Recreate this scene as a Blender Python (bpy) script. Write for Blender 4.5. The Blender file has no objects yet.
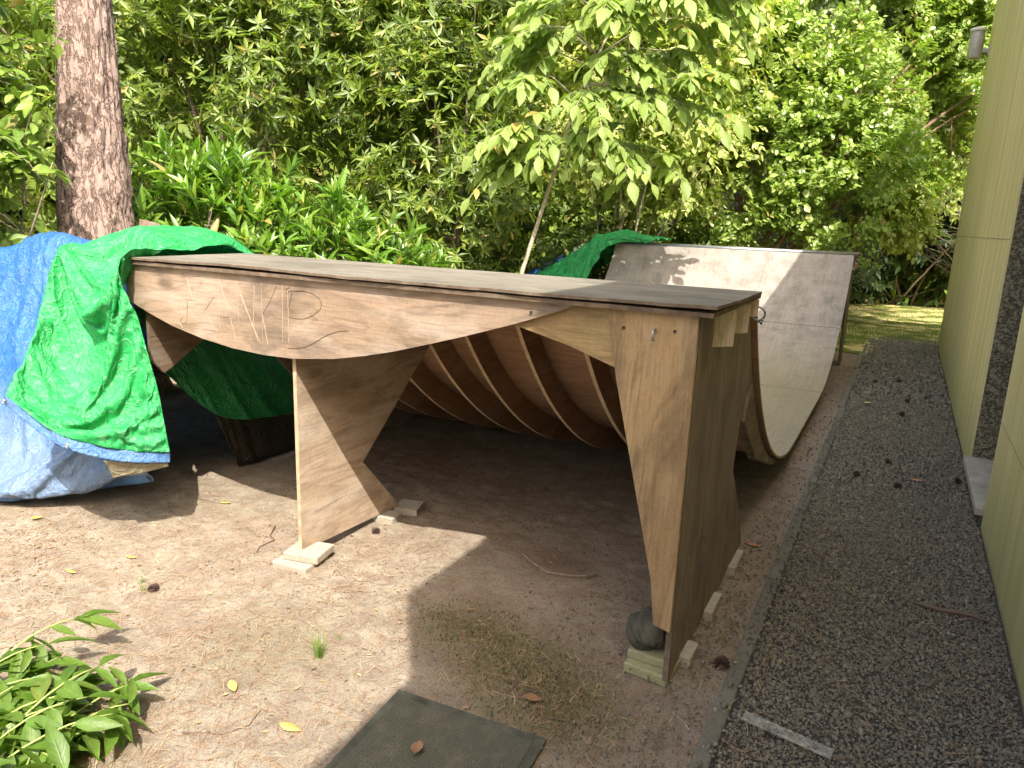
import bpy, math, random
import numpy as np
from mathutils import Vector, Matrix, Euler

R = np.random.default_rng(7)
random.seed(7)
S = bpy.context.scene
C = S.collection
rad = math.radians

# ------------------------------------------------------------------ helpers
class MB:
    """collects shapes, builds ONE mesh object"""
    def __init__(s): s.v = []; s.f = []; s.m = []; s.n = 0
    def add(s, verts, faces, mi=0):
        o = s.n
        s.v += [tuple(map(float, p)) for p in verts]; s.n += len(verts)
        for i, f in enumerate(faces):
            s.f.append(tuple(o + k for k in f)); s.m.append(mi[i] if isinstance(mi, list) else mi)
        return s
    def box(s, x0, x1, y0, y1, z0, z1, mi=0, M=None):
        P = [(x0,y0,z0),(x1,y0,z0),(x1,y1,z0),(x0,y1,z0),(x0,y0,z1),(x1,y0,z1),(x1,y1,z1),(x0,y1,z1)]
        if M is not None: P = [tuple(M @ Vector(p)) for p in P]
        return s.add(P, [(0,3,2,1),(4,5,6,7),(0,1,5,4),(1,2,6,5),(2,3,7,6),(3,0,4,7)], mi)
    def prism(s, pts, axis, a, b, mi=0, me=1):
        """polygon pts (2d) extruded along axis ('x': pts=(y,z); 'y': pts=(x,z); 'z': pts=(x,y)); rim faces get material me"""
        n = len(pts)
        def P(p, t): return {'x': (t, p[0], p[1]), 'y': (p[0], t, p[1]), 'z': (p[0], p[1], t)}[axis]
        vs = [P(p, a) for p in pts] + [P(p, b) for p in pts]
        fs = [tuple(range(n))[::-1], tuple(range(n, 2*n))] + [(i, (i+1) % n, n + (i+1) % n, n + i) for i in range(n)]
        return s.add(vs, fs, [mi, mi] + [me]*n)
    def tube(s, pts, r, k=8, mi=0, cap=True):
        pts = [Vector(p) for p in pts]; n = len(pts)
        rs = r if isinstance(r, (list, tuple)) else [r]*n
        vs = []; up = Vector((.13, .29, .95))
        for i, p in enumerate(pts):
            d = (pts[min(i+1, n-1)] - pts[max(i-1, 0)]).normalized()
            if abs(d.dot(up)) > .95: up = Vector((.9, .2, .1))
            a = d.cross(up).normalized(); b = d.cross(a)
            for j in range(k):
                t = 2*math.pi*j/k
                vs.append(p + (a*math.cos(t) + b*math.sin(t))*rs[i])
        fs = [(i*k+j, i*k+(j+1) % k, (i+1)*k+(j+1) % k, (i+1)*k+j) for i in range(n-1) for j in range(k)]
        if cap: fs += [tuple(range(k))[::-1], tuple(range((n-1)*k, n*k))]
        return s.add(vs, fs, mi)
    def build(s, name, mats, parent=None, smooth=False, bevel=0):
        me = bpy.data.meshes.new(name); me.from_pydata(s.v, [], s.f)
        for m in (mats if isinstance(mats, (list, tuple)) else [mats]): me.materials.append(m)
        k = len(me.materials)
        me.polygons.foreach_set('material_index', [min(i, k-1) for i in s.m])
        if smooth: me.polygons.foreach_set('use_smooth', [True]*len(me.polygons))
        import bmesh
        bm = bmesh.new(); bm.from_mesh(me); bmesh.ops.recalc_face_normals(bm, faces=bm.faces); bm.to_mesh(me); bm.free()
        o = bpy.data.objects.new(name, me); C.objects.link(o)
        if parent is not None: o.parent = parent
        if bevel:
            b = o.modifiers.new('b', 'BEVEL'); b.width = bevel; b.segments = 2; b.limit_method = 'ANGLE'
        return o

def npmesh(name, V, F, mat, parent=None, smooth=False, leaf=None):
    """V (n,3), F (m,k) uniform polygons"""
    V = np.asarray(V, np.float32); F = np.asarray(F, np.int32)
    me = bpy.data.meshes.new(name)
    me.vertices.add(len(V)); me.vertices.foreach_set('co', V.ravel())
    k = F.shape[1]
    me.loops.add(F.size); me.loops.foreach_set('vertex_index', F.ravel())
    me.polygons.add(len(F)); me.polygons.foreach_set('loop_start', np.arange(0, F.size, k, dtype=np.int32))
    me.polygons.foreach_set('loop_total', np.full(len(F), k, np.int32))
    if smooth: me.polygons.foreach_set('use_smooth', np.ones(len(F), bool))
    if leaf:
        T, _ = leaf_template(leaf); k_ = len(V)//len(T)
        at = me.attributes.new('lf', 'FLOAT_VECTOR', 'POINT')
        at.data.foreach_set('vector', np.tile(np.stack([T[:,0], np.sign(T[:,1])*(np.abs(T[:,1])>0), 0*T[:,0]], -1), (k_, 1)).astype(np.float32).ravel())
    me.update(calc_edges=True)
    for m in (mat if isinstance(mat, (list, tuple)) else [mat]): me.materials.append(m)
    o = bpy.data.objects.new(name, me); C.objects.link(o)
    if parent is not None: o.parent = parent
    return o

def tag(o, label=None, cat=None, group=None, kind=None):
    if label: o['label'] = label
    if cat: o['category'] = cat
    if group: o['group'] = group
    if kind: o['kind'] = kind
    return o

def thing(name, label, cat, loc=(0,0,0), rz=0, group=None):
    o = bpy.data.objects.new(name, None); C.objects.link(o); o.empty_display_size = .1
    o.location = loc; o.rotation_euler = (0, 0, rz)
    return tag(o, label, cat, group)

# lattice noise in numpy
_T = R.random((256, 256)).astype(np.float32)
def vnoise(x, y):
    xi = np.floor(x).astype(int); yi = np.floor(y).astype(int)
    fx = x - xi; fy = y - yi; fx = fx*fx*(3-2*fx); fy = fy*fy*(3-2*fy)
    g = lambda a, b: _T[a % 256, b % 256]
    return (g(xi,yi)*(1-fx)+g(xi+1,yi)*fx)*(1-fy)+(g(xi,yi+1)*(1-fx)+g(xi+1,yi+1)*fx)*fy
def fbm(x, y, o=4):
    t = 0; a = .5
    for i in range(o):
        t = t + a*vnoise(x*2**i+17*i, y*2**i+31*i); a *= .5
    return t

# ------------------------------------------------------------------ materials
class NT:
    def __init__(s, name):
        s.mat = bpy.data.materials.new(name); s.mat.use_nodes = True
        s.t = s.mat.node_tree; s.t.nodes.clear()
        s.out = s.t.nodes.new('ShaderNodeOutputMaterial')
    def n(s, typ, **kw):
        nd = s.t.nodes.new('ShaderNode'+typ)
        for k, v in kw.items():
            if k.startswith('_'): setattr(nd, k[1:], v)
            else:
                key = k.replace('__', ' ')
                i = int(key[1:]) if key[0] == 'i' and key[1:].isdigit() else key
                sk = nd.inputs[i]
                if hasattr(v, 'is_linked') or isinstance(v, bpy.types.NodeSocket): s.t.links.new(v, sk)
                else: sk.default_value = v
        return nd
    def ramp(s, fac, stops, interp='LINEAR'):
        r = s.n('ValToRGB', i0=fac); e = r.color_ramp.elements; r.color_ramp.interpolation = interp
        while len(e) < len(stops): e.new(.5)
        for el, (p, c) in zip(e, stops):
            el.position = p; el.color = (c, c, c, 1) if isinstance(c, (int, float)) else (*c, 1)
        return r.outputs[0]
    def noise(s, vec, scale, detail=4, rough=.55, dist=0):
        return s.n('TexNoise', Vector=vec, Scale=scale, Detail=detail, Roughness=rough, Distortion=dist).outputs['Fac']
    def mapping(s, vec, scale=(1,1,1), loc=(0,0,0), rot=(0,0,0)):
        return s.n('Mapping', Vector=vec, Scale=scale, Location=loc, Rotation=rot).outputs[0]
    def mix(s, fac, a, b, mode='MIX'):
        m = s.t.nodes.new('ShaderNodeMix'); m.data_type = 'RGBA'; m.blend_type = mode; m.clamp_factor = True
        for sk, v in ((m.inputs[0], fac), (m.inputs[6], a), (m.inputs[7], b)):
            if isinstance(v, bpy.types.NodeSocket): s.t.links.new(v, sk)
            elif isinstance(v, tuple): sk.default_value = (*v[:3], 1)
            else: sk.default_value = v
        return m.outputs[2]
    def math(s, op, a, b=0.0, c=0.0):
        m = s.t.nodes.new('ShaderNodeMath'); m.operation = op
        for i, v in enumerate((a, b, c)):
            if isinstance(v, bpy.types.NodeSocket): s.t.links.new(v, m.inputs[i])
            else: m.inputs[i].default_value = v
        return m.outputs[0]
    def obj(s): return s.n('TexCoord').outputs['Object']
    def bump(s, h, strength=.3, dist=.01, normal=None):
        b = s.n('Bump', Height=h, Strength=strength, Distance=dist)
        if normal is not None: s.t.links.new(normal, b.inputs['Normal'])
        return b.outputs[0]
    def pbsdf(s, col, rough=.7, normal=None, spec=.3, metal=0.0, sheen=0):
        b = s.n('BsdfPrincipled'); 
        for k, v in (('Base Color', col), ('Roughness', rough), ('Specular IOR Level', spec), ('Metallic', metal)):
            if isinstance(v, bpy.types.NodeSocket): s.t.links.new(v, b.inputs[k])
            elif isinstance(v, tuple): b.inputs[k].default_value = (*v[:3], 1)
            else: b.inputs[k].default_value = v
        if normal is not None: s.t.links.new(normal, b.inputs['Normal'])
        return b.outputs[0]
    def done(s, shader):
        s.t.links.new(shader, s.out.inputs[0]); return s.mat

def plain(name, col, rough=.6, metal=0.0, vary=.12, scale=30, bump=.15):
    t = NT(name); o = t.obj(); n = t.noise(o, scale, 5)
    c = t.mix(1.0, tuple(col), t.ramp(n, [(.25, 1-vary*2), (.75, 1+vary)]), 'MULTIPLY')
    return t.done(t.pbsdf(c, rough, t.bump(n, bump, .003), metal=metal))

def plywood(name, base, dark, stain, axis='x', rough=.75, ring=1.0, seed=0.0, stain_amt=.5, fine=1.0, knots=.6, grey=(.40,.36,.31), grey_amt=.35):
    """weathered plywood: wavy peeled-veneer figure along axis, knots, blotches, grey bleaching, fine checks"""
    t = NT(name); o = t.obj()
    k = 'xyz'.index(axis)
    def st(a, b): v = [b]*3; v[k] = a; return tuple(v)
    off = (seed, seed*1.7, seed*.6)
    warp = t.noise(t.mapping(o, st(1.2, 3), off), 1.0, 3, .5)
    broad = t.noise(t.mapping(o, st(.85, 5.2), off), 1.0, 4, .5, .6)
    kn = t.n('TexVoronoi', Vector=t.mapping(o, st(1.7, 4.2), off), Scale=1.0, Randomness=1.0).outputs['Distance']
    kmask = t.ramp(kn, [(.0, 1.0), (.075, .75), (.13, 0.0)])
    f = t.math('ADD', t.math('MULTIPLY', broad, 9.0*ring), t.math('MULTIPLY', t.ramp(kn, [(0, 1.0), (.4, 0.0)]), 2.2))
    fig = t.math('ABSOLUTE', t.math('SUBTRACT', t.math('FRACT', f), .5))
    fineg = t.noise(t.mapping(o, st(9, 150), off), 1.0, 3, .6)
    chk = t.noise(t.mapping(o, st(3.5, 60), off), 1.0, 4, .6, .3)
    blot = t.noise(t.mapping(o, st(.7, 1.6), off), 3.0, 5, .6, .6)
    blot2 = t.noise(t.mapping(o, st(.6, 2.0), tuple(q+11 for q in off)), 4.5, 5, .6, .3)
    c = t.mix(t.ramp(broad, [(.3, 0.0), (.7, 1.0)]), tuple(base), tuple(dark))
    c = t.mix(t.math('MULTIPLY', t.ramp(fig, [(.0, 1.0), (.2, 0.0)]), .55), c, tuple(x*.68 for x in dark))
    c = t.mix(t.math('MULTIPLY', t.ramp(blot2, [(.48, 0.0), (.66, 1.0)]), grey_amt), c, tuple(grey))
    c = t.mix(t.math('MULTIPLY', t.ramp(blot, [(.5, 0.0), (.64, 1.0)]), stain_amt), c, tuple(stain))
    c = t.mix(t.math('MULTIPLY', kmask, knots), c, tuple(x*.45 for x in dark))
    c = t.mix(t.math('MULTIPLY', t.ramp(chk, [(.66, 0.0), (.72, 1.0)]), .45), c, tuple(x*.4 for x in dark))
    spk = t.noise(t.mapping(o, (1,1,1), off), 75, 5, .75)
    c = t.mix(1.0, c, t.ramp(fineg, [(.3, 1-.20*fine), (.6, 1.04)]), 'MULTIPLY')
    c = t.mix(1.0, c, t.ramp(spk, [(.32, .84), (.5, 1.0), (.75, 1.07)]), 'MULTIPLY')
    h = t.math('ADD', t.math('MULTIPLY', fineg, .6), t.math('ADD', t.math('MULTIPLY', spk, .5), t.math('MULTIPLY', t.ramp(chk, [(.64, 1.0), (.72, 0.0)]), .8)))
    return t.done(t.pbsdf(c, rough, t.bump(h, .4, .0025), spec=.25))

def plyedge(name, a, b, axis='z'):
    t = NT(name); o = t.obj()
    n = t.noise(t.mapping(o, (25, 25, 25)), 1.0, 5)
    c = t.mix(t.ramp(n, [(.3, 0.0), (.7, 1.0)]), tuple(a), tuple(b))
    return t.done(t.pbsdf(c, .85, t.bump(n, .4, .003), spec=.15))

def leafmat(name, cols, rough=.42, transl=.35, spec=.45, tcol=None, vein=False, dead=.025):
    t = NT(name); g = t.n('NewGeometry')
    rnd = g.outputs['Random Per Island']
    k = len(cols)-1
    c = t.ramp(rnd, [(i/k*(1-2*dead), q) for i, q in enumerate(cols)] + [(1-dead, cols[-1]), (1-dead*.9, (.38,.31,.09))], 'LINEAR')
    o = t.obj(); n = t.noise(o, 45, 2); big = t.noise(o, 1.7, 3, .6)
    c = t.mix(1.0, c, t.ramp(n, [(.3, .82), (.7, 1.12)]), 'MULTIPLY')
    c = t.mix(t.ramp(big, [(.42, 0.0), (.66, .55)]), c, t.mix(1.0, c, (1.14,1.06,.85), 'MULTIPLY'))
    h = n
    if vein:
        a = t.n('Attribute', _attribute_name='lf').outputs['Vector']; sp = t.n('SeparateXYZ', Vector=a)
        sx = t.math('ABSOLUTE', sp.outputs[1])
        mid = t.ramp(sx, [(.03, 1.0), (.11, 0.0)])
        vn = t.math('ABSOLUTE', t.math('SUBTRACT', t.math('FRACT', t.math('SUBTRACT', t.math('MULTIPLY', sp.outputs[0], 8.0), t.math('MULTIPLY', sx, 1.6))), .5))
        vn = t.math('MULTIPLY', t.ramp(vn, [(.0, 1.0), (.10, 0.0)]), .35)
        al = t.math('MAXIMUM', mid, vn)
        c = t.mix(t.math('MULTIPLY', al, .5), c, t.mix(1.0, c, (1.7,1.45,1.6), 'MULTIPLY'))
        edge = t.ramp(t.math('ADD', sp.outputs[0], t.math('MULTIPLY', t.noise(o, 16, 3), .3)), [(1.06, 0.0), (1.16, 1.0)])
        c = t.mix(t.math('MULTIPLY', edge, .5), c, (.30,.21,.08))
        h = t.math('SUBTRACT', n, al)
    p = t.pbsdf(c, t.ramp(n, [(.3, rough-.06), (.7, rough+.14)]), t.bump(h, .25, .004), spec=spec)
    tc = t.mix(1.0, c, tcol or (1.25, 1.45, .55), 'MULTIPLY')
    tr = t.n('BsdfTranslucent', Color=tc).outputs[0]
    m = t.n('MixShader', i0=transl, i1=p, i2=tr)
    return t.done(m.outputs[0])

# woods of the ramp
PLY_FASCIA = plywood('weathered_plywood_fascia', (0.369,0.267,0.184), (0.271,0.189,0.123), (0.164,0.123,0.090), 'x', seed=1.3, stain_amt=.75, grey=(0.443,0.361,0.283), grey_amt=.7, knots=.9, ring=.8)
PLY_FASCIA2 = plywood('mossy_plywood', (.40,.28,.13), (.30,.195,.09), (.19,.13,.07), 'x', seed=4.1, stain_amt=.6, grey=(.36,.29,.15))
PLY_BOARD = plywood('golden_plywood_leg', (.46,.32,.165), (.29,.185,.09), (.16,.11,.065), 'z', seed=7.7, stain_amt=.7, ring=1.2, grey=(.40,.31,.20))
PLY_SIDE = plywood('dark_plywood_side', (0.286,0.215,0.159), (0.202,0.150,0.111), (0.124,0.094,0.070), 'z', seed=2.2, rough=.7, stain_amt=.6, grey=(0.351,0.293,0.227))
PLY_SIDE2 = plywood('bracket_plywood', (.62,.49,.37), (.52,.40,.29), (.38,.29,.21), 'z', seed=12.2, grey=(.55,.46,.36))  # pale tone includes the light that the bracket front faces catch
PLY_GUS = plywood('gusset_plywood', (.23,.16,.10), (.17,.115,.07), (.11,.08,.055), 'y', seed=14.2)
PLY_LEG = plywood('weathered_plywood_leg', (0.540,0.405,0.291), (0.419,0.304,0.203), (0.283,0.203,0.143), 'y', seed=5.2, stain_amt=.65, fine=.8, grey=(0.620,0.526,0.419), grey_amt=.6)
PLY_DECK = plywood('grey_weathered_deck_ply', (0.252,0.224,0.176), (0.188,0.164,0.124), (0.112,0.100,0.072), 'x', seed=9.1, grey=(0.264,0.248,0.200), rough=.8, stain_amt=.55)
PLY_DECK2 = plywood('deck_underlayer_ply', (.40,.28,.19), (.29,.19,.12), (.17,.12,.085), 'x', seed=3.3)
PLY_UNDER = plywood('red_brown_ply_underside', (0.462,0.286,0.182), (0.363,0.215,0.132), (0.231,0.138,0.088), 'x', seed=6.6, stain_amt=.35, grey=(0.440,0.275,0.176), knots=.3)
PLY_RIB = plywood('rib_ply', (0.462,0.275,0.160), (0.330,0.187,0.105), (0.220,0.127,0.077), 'y', seed=8.2, stain_amt=.35)
EDGE = plyedge('ply_edge_light', (.56,.42,.27), (.36,.25,.15))
EDGE_RIB = plyedge('rib_edge_light', (.80,.62,.42), (.58,.42,.26))
EDGE_D = plyedge('ply_edge_weathered', (.215,.16,.11), (.10,.072,.05))

def skin_material():
    t = NT('worn_riding_surface'); o = t.obj()
    n1 = t.noise(o, 1.6, 7, .65, .4); n2 = t.noise(o, 7, 6, .7); n3 = t.noise(o, 60, 4, .7)
    st = t.noise(t.mapping(o, (60, 3, 3)), 1.0, 4, .6)
    c = t.mix(t.ramp(n1, [(.35, 0.0), (.66, 1.0)]), (.40,.345,.295), (.285,.25,.215))
    c = t.mix(t.math('MULTIPLY', t.ramp(n2, [(.46, 0.0), (.64, 1.0)]), .6), c, (.17,.155,.125))
    sp = t.n('SeparateXYZ', Vector=o)
    # worn brown bottom of the transition, rusty streak along the open edge
    low = t.ramp(t.math('ADD', sp.outputs[2], t.math('MULTIPLY', n2, .5)), [(.36, 1.0), (.72, 0.0)])
    c = t.mix(t.math('MULTIPLY', low, .8), c, (.29,.25,.15))
    ed = t.ramp(t.math('ADD', sp.outputs[0], t.math('MULTIPLY', n2, .5)), [(.12, 0.0), (.24, 1.0)])
    c = t.mix(t.math('MULTIPLY', t.math('SUBTRACT', 1.0, t.math('MULTIPLY', ed, 1.0)), 0.0), c, (.46,.29,.15))
    c = t.mix(1.0, c, t.ramp(n3, [(.3, .78), (.55, 1.0), (.8, 1.1)]), 'MULTIPLY')
    c = t.mix(1.0, c, t.ramp(st, [(.3, .86), (.6, 1.03)]), 'MULTIPLY')
    return t.done(t.pbsdf(c, .62, t.bump(t.math('ADD', n3, st), .25, .003), spec=.35))
SKIN = skin_material()
STEEL = plain('galvanised_steel', (.45,.47,.5), .42, .9, .2, 60)
SCREW = plain('dark_screw', (.05,.045,.04), .6, .3)
PALE = plain('scratched_pale_wood', (.47,.365,.26), .8, vary=.2, scale=80)
INK = plain('dark_pencil_mark', (.13,.085,.055), .8)

def concrete(name, col, tint=(.36,.37,.2), amt=.3, rough=.9, sc=1.0):
    t = NT(name); o = t.obj()
    a = t.noise(o, 9*sc, 6, .65); b = t.noise(o, 120*sc, 4, .7)
    c = t.mix(1.0, tuple(col), t.ramp(a, [(.3, .72), (.7, 1.14)]), 'MULTIPLY')
    c = t.mix(t.math('MULTIPLY', t.ramp(t.noise(o, 4.0*sc, 5), [(.45, 0.0), (.65, 1.0)]), amt), c, tuple(tint))
    c = t.mix(1.0, c, t.ramp(b, [(.3, .75), (.6, 1.05)]), 'MULTIPLY')
    return t.done(t.pbsdf(c, rough, t.bump(b, .5, .003), spec=.2))
PAVER = concrete('paver_concrete', (.43,.385,.31), (.30,.24,.16), amt=.45)
PAVER_MOSS = concrete('mossy_paver_concrete', (.36,.33,.22), (.25,.26,.1), .6)
KERB = concrete('kerb_concrete', (.17,.16,.125), (.125,.12,.075), .6)
STEPM = concrete('stone_step', (.44,.385,.30), amt=.1)
ROCKM = concrete('dark_cobble', (.085,.08,.062), (.14,.135,.075), .6, sc=3)

def wall_material():
    t = NT('moss_stained_concrete_panel'); o = t.obj()
    s1 = t.noise(t.mapping(o, (7, 7, .18)), 1.0, 6, .65); s2 = t.noise(t.mapping(o, (60, 60, 1.2)), 1.0, 4, .65)
    b = t.noise(o, 1.3, 5, .6); g = t.noise(o, 160, 3, .7)
    c = t.mix(t.ramp(s1, [(.38, 0.0), (.62, 1.0)]), (.86,.73,.39), (.68,.56,.25))
    c = t.mix(t.math('MULTIPLY', t.ramp(b, [(.42, 0.0), (.66, 1.0)]), .55), c, (.66,.57,.22))
    c = t.mix(t.math('MULTIPLY', t.ramp(s2, [(.55, 0.0), (.75, 1.0)]), .22), c, (.76,.69,.52))
    sp = t.n('SeparateXYZ', Vector=o)
    ft = t.ramp(t.math('ADD', sp.outputs[2], t.math('MULTIPLY', b, .5)), [(.2, 1.0), (.75, 0.0)])
    c = t.mix(t.math('MULTIPLY', ft, .6), c, (.36,.335,.14))
    c = t.mix(1.0, c, t.ramp(g, [(.3, .85), (.65, 1.06)]), 'MULTIPLY')
    return t.done(t.pbsdf(c, .9, t.bump(t.math('ADD', g, s2), .3, .003), spec=.15))
WALL = wall_material()
def granite():
    t = NT('speckled_aggregate'); o = t.obj()
    v = t.n('TexVoronoi', Vector=o, Scale=95.0).outputs['Color']
    g = t.n('SeparateColor', i0=v).outputs[0]
    c = t.ramp(g, [(0, (.06,.05,.035)), (.5, (.15,.13,.08)), (1, (.30,.27,.17))])
    return t.done(t.pbsdf(c, .85, t.bump(g, .5, .003), spec=.2))
GRAN = granite()

def soil_material():
    t = NT('dry_forest_soil'); o = t.obj()
    n1 = t.noise(o, 1.3, 5, .6); n2 = t.noise(o, 9, 7, .68, .5); n3 = t.noise(o, 46, 6, .72, .6); n4 = t.noise(o, 210, 4, .75)
    c = t.mix(t.ramp(n2, [(.38, 0.0), (.6, 1.0)]), (.38,.33,.248), (.265,.212,.155))
    c = t.mix(t.math('MULTIPLY', t.ramp(n1, [(.45, 0.0), (.68, 1.0)]), .5), c, (.30,.222,.165))
    c = t.mix(t.math('MULTIPLY', t.ramp(n3, [(.52, 0.0), (.68, 1.0)]), .6), c, (.19,.125,.085))
    c = t.mix(t.math('MULTIPLY', t.ramp(n3, [(.28, 1.0), (.42, 0.0)]), .5), c, (.45,.385,.285))
    def spot(x, y, r, soft):
        d = t.n('VectorMath', _operation='DISTANCE', i0=t.mapping(o, (1,1,0)), i1=(x, y, 0)).outputs['Value']
        d = t.math('ADD', d, t.math('MULTIPLY', t.math('SUBTRACT', n2, .5), soft*1.6))
        return t.ramp(t.math('DIVIDE', d, r*1.6), [(max(0, .62-soft), 1.0), (.62+soft*.3, 0.0)])
    # moss in the corner by the mat, damp needle hollow and a broad darker patch under the ramp
    for x, y, r, k in ((-.42,-.16,.30,.75), (-.72,-.05,.22,.6), (-.22,-.28,.22,.6), (-1.25,-.5,.28,.35)):
        c = t.mix(t.math('MULTIPLY', spot(x, y, r, .35), k), c, (.165,.14,.065))
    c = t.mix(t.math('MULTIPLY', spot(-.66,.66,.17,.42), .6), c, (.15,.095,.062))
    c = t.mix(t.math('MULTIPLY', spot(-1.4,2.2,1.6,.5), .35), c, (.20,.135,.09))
    sp = t.n('SeparateXYZ', Vector=o)
    rt = t.ramp(t.math('ADD', sp.outputs[0], t.math('MULTIPLY', n2, .35)), [(.62, 0.0), (.9, 1.0)])
    c = t.mix(t.math('MULTIPLY', t.ramp(t.math('ADD', sp.outputs[0], t.math('MULTIPLY', n2, .5)), [(.0, 0.0), (.35, 1.0)]), .45), c, (.225,.19,.148))
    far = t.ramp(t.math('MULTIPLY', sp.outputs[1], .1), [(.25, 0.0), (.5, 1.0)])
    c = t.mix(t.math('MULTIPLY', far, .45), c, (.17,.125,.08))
    c = t.mix(1.0, c, t.ramp(n4, [(.32, .52), (.5, 1.0), (.75, 1.22)]), 'MULTIPLY')
    h = t.math('ADD', t.math('MULTIPLY', n3, 1.0), t.math('MULTIPLY', n4, .45))
    return t.done(t.pbsdf(c, .95, t.bump(h, .75, .012), spec=.1))
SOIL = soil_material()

def islands(name, stops, rough=.95, spec=.06):
    t = NT(name); r = t.n('NewGeometry').outputs['Random Per Island']
    c = t.ramp(r, [(i/(len(stops)-1), k) for i, k in enumerate(stops)])
    n = t.noise(t.obj(), 150, 3)
    c = t.mix(1.0, c, t.ramp(n, [(.3, .75), (.7, 1.15)]), 'MULTIPLY')
    return t.done(t.pbsdf(c, rough, t.bump(n, .3, .003), spec=spec))
STONES = islands('dark_lava_gravel', [(.13,.118,.09), (.19,.172,.13), (.158,.137,.104), (.212,.194,.145), (.17,.145,.108), (.142,.131,.10), (.27,.245,.18), (.148,.13,.097)])
NEEDLE = islands('dry_needles', [(.32,.18,.10), (.48,.33,.19), (.22,.12,.07), (.40,.25,.14), (.58,.45,.28)])
CRUMB = islands('bark_crumbs', [(.14,.085,.055), (.25,.15,.095), (.09,.055,.04), (.38,.27,.18)])

def tarp_material(name, c1, c2, worn, worn_amt, sc=1.0, zfade=None, spec=.5):
    t = NT(name); o = t.obj()
    v = t.n('TexVoronoi', Vector=t.mapping(o, (1,1,1)), Scale=16.0*sc, _feature='DISTANCE_TO_EDGE').outputs['Distance']
    n = t.noise(o, 9*sc, 6, .7, .8); n2 = t.noise(o, 40*sc, 5, .75, 1.2)
    w = t.n('TexWave', Vector=t.mapping(o, (1,1,1), rot=(.3,.5,.2)), Scale=260.0, _wave_type='BANDS').outputs['Fac']
    c = t.mix(t.ramp(n, [(.35, 0.0), (.65, 1.0)]), tuple(c1), tuple(c2))
    c = t.mix(t.math('MULTIPLY', t.ramp(n2, [(.54, 0.0), (.7, 1.0)]), worn_amt), c, tuple(worn))
    if zfade:
        z = t.n('SeparateXYZ', Vector=o).outputs[2]
        f = t.ramp(t.math('ADD', z, t.math('MULTIPLY', t.math('SUBTRACT', n, .5), .5)), [(zfade[0], 1.0), (zfade[1], 0.0)])
        c = t.mix(t.math('MULTIPLY', f, zfade[3]), c, zfade[2])
    rdg = t.ramp(t.math('ABSOLUTE', t.math('SUBTRACT', t.noise(o, 11*sc, 3, .5, .6), .5)), [(0, 1.0), (.05, 0.0)]); rdg2 = t.ramp(t.math('ABSOLUTE', t.math('SUBTRACT', t.noise(o, 24*sc, 3, .5, .9), .5)), [(0, 1.0), (.06, 0.0)])
    c = t.mix(t.math('MULTIPLY', rdg, worn_amt*.22), c, tuple(worn)); n2 = t.math('ADD', t.math('MULTIPLY', n2, .6), t.math('ADD', t.math('MULTIPLY', rdg, .55), t.math('MULTIPLY', rdg2, .18)))
    h = t.math('ADD', t.math('MULTIPLY', n2, .8), t.math('ADD', t.math('MULTIPLY', t.ramp(v, [(0, 0.0), (.22, 1.0)]), .25), t.math('MULTIPLY', w, .03)))
    nm = t.bump(h, .75, .010)
    p = t.pbsdf(c, .33, nm, spec=spec)
    tr = t.n('BsdfTranslucent', Color=c, Normal=nm).outputs[0]
    return t.done(t.n('MixShader', i0=.22, i1=p, i2=tr).outputs[0])
GREEN = tarp_material('green_polythene_tarp', (.02,.38,.088), (.04,.46,.13), (.40,.70,.45), .6, spec=.38)
GREEN_D = tarp_material('green_tarp_shade_tone', (.012,.19,.055), (.02,.24,.075), (.06,.26,.12), .3)  # darkened copy of the green tarp, stands in for shade under the deck
BLUE = tarp_material('blue_polythene_tarp', (.02,.12,.36), (.04,.18,.46), (.30,.47,.66), .55, 1.2, (.22,.5,(.27,.34,.43),.65))
HEM = tarp_material('blue_tarp_hem', (.07,.20,.47), (.13,.27,.50), (.42,.50,.58), .4, 1.5)
UNDER = tarp_material('tan_tarp_underside', (.33,.29,.19), (.26,.23,.15), (.4,.36,.26), .3)

# ------------------------------------------------------------------ ramp geometry constants
W = 2.5; H = 1.218; ZF = .13; RR = 2.16; CZ = ZF + RR; CY1 = 2.6; CY2 = 4.15
def arc(r, cy, z0, z1, sgn, n=24):
    """arc points (y,z) of circle (cy,CZ) radius r from height z0 to z1; sgn -1 near side, +1 far side"""
    a0 = math.acos((CZ-z0)/r); a1 = math.acos(min(1, (CZ-z1)/r))
    return [(cy + sgn*r*math.sin(a), CZ - r*math.cos(a)) for a in np.linspace(a0, a1, n)]

# ------------------------------------------------------------------ the half pipe
ramp = thing('skateboard_ramp', 'weathered plywood half pipe with scratched front board and plywood legs', 'skate ramp')
near_arc = arc(RR, CY1, 1.20, ZF, -1); far_arc = arc(RR, CY2, ZF, 1.21, 1)
prof = near_arc + far_arc
t_ = .012
low = []
for i, (y, z) in enumerate(prof):
    a = prof[max(i-1, 0)]; b = prof[min(i+1, len(prof)-1)]
    d = Vector((b[0]-a[0], b[1]-a[1])).normalized(); low.append((y - d.y*-t_*-1, z - d.x*t_) if False else (y + d.y*t_, z - d.x*t_))
m = MB(); n = len(prof)
xs = [-W, .022]
vs = [(x, y, z) for x in xs for (y, z) in prof] + [(x, y, z) for x in xs for (y, z) in low]
fs = []; mi = []
for i in range(n-1):
    fs += [(i, i+1, n+i+1, n+i), (2*n+i, 3*n+i, 3*n+i+1, 2*n+i+1), (i, 2*n+i, 2*n+i+1, i+1), (n+i, n+i+1, 3*n+i+1, 3*n+i)]
    mi += [0, 1, 2, 2]
fs += [(0, n, 3*n, 2*n), (n-1, 3*n-1, 4*n-1, 2*n-1)][:2]; mi += [2, 2]
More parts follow.
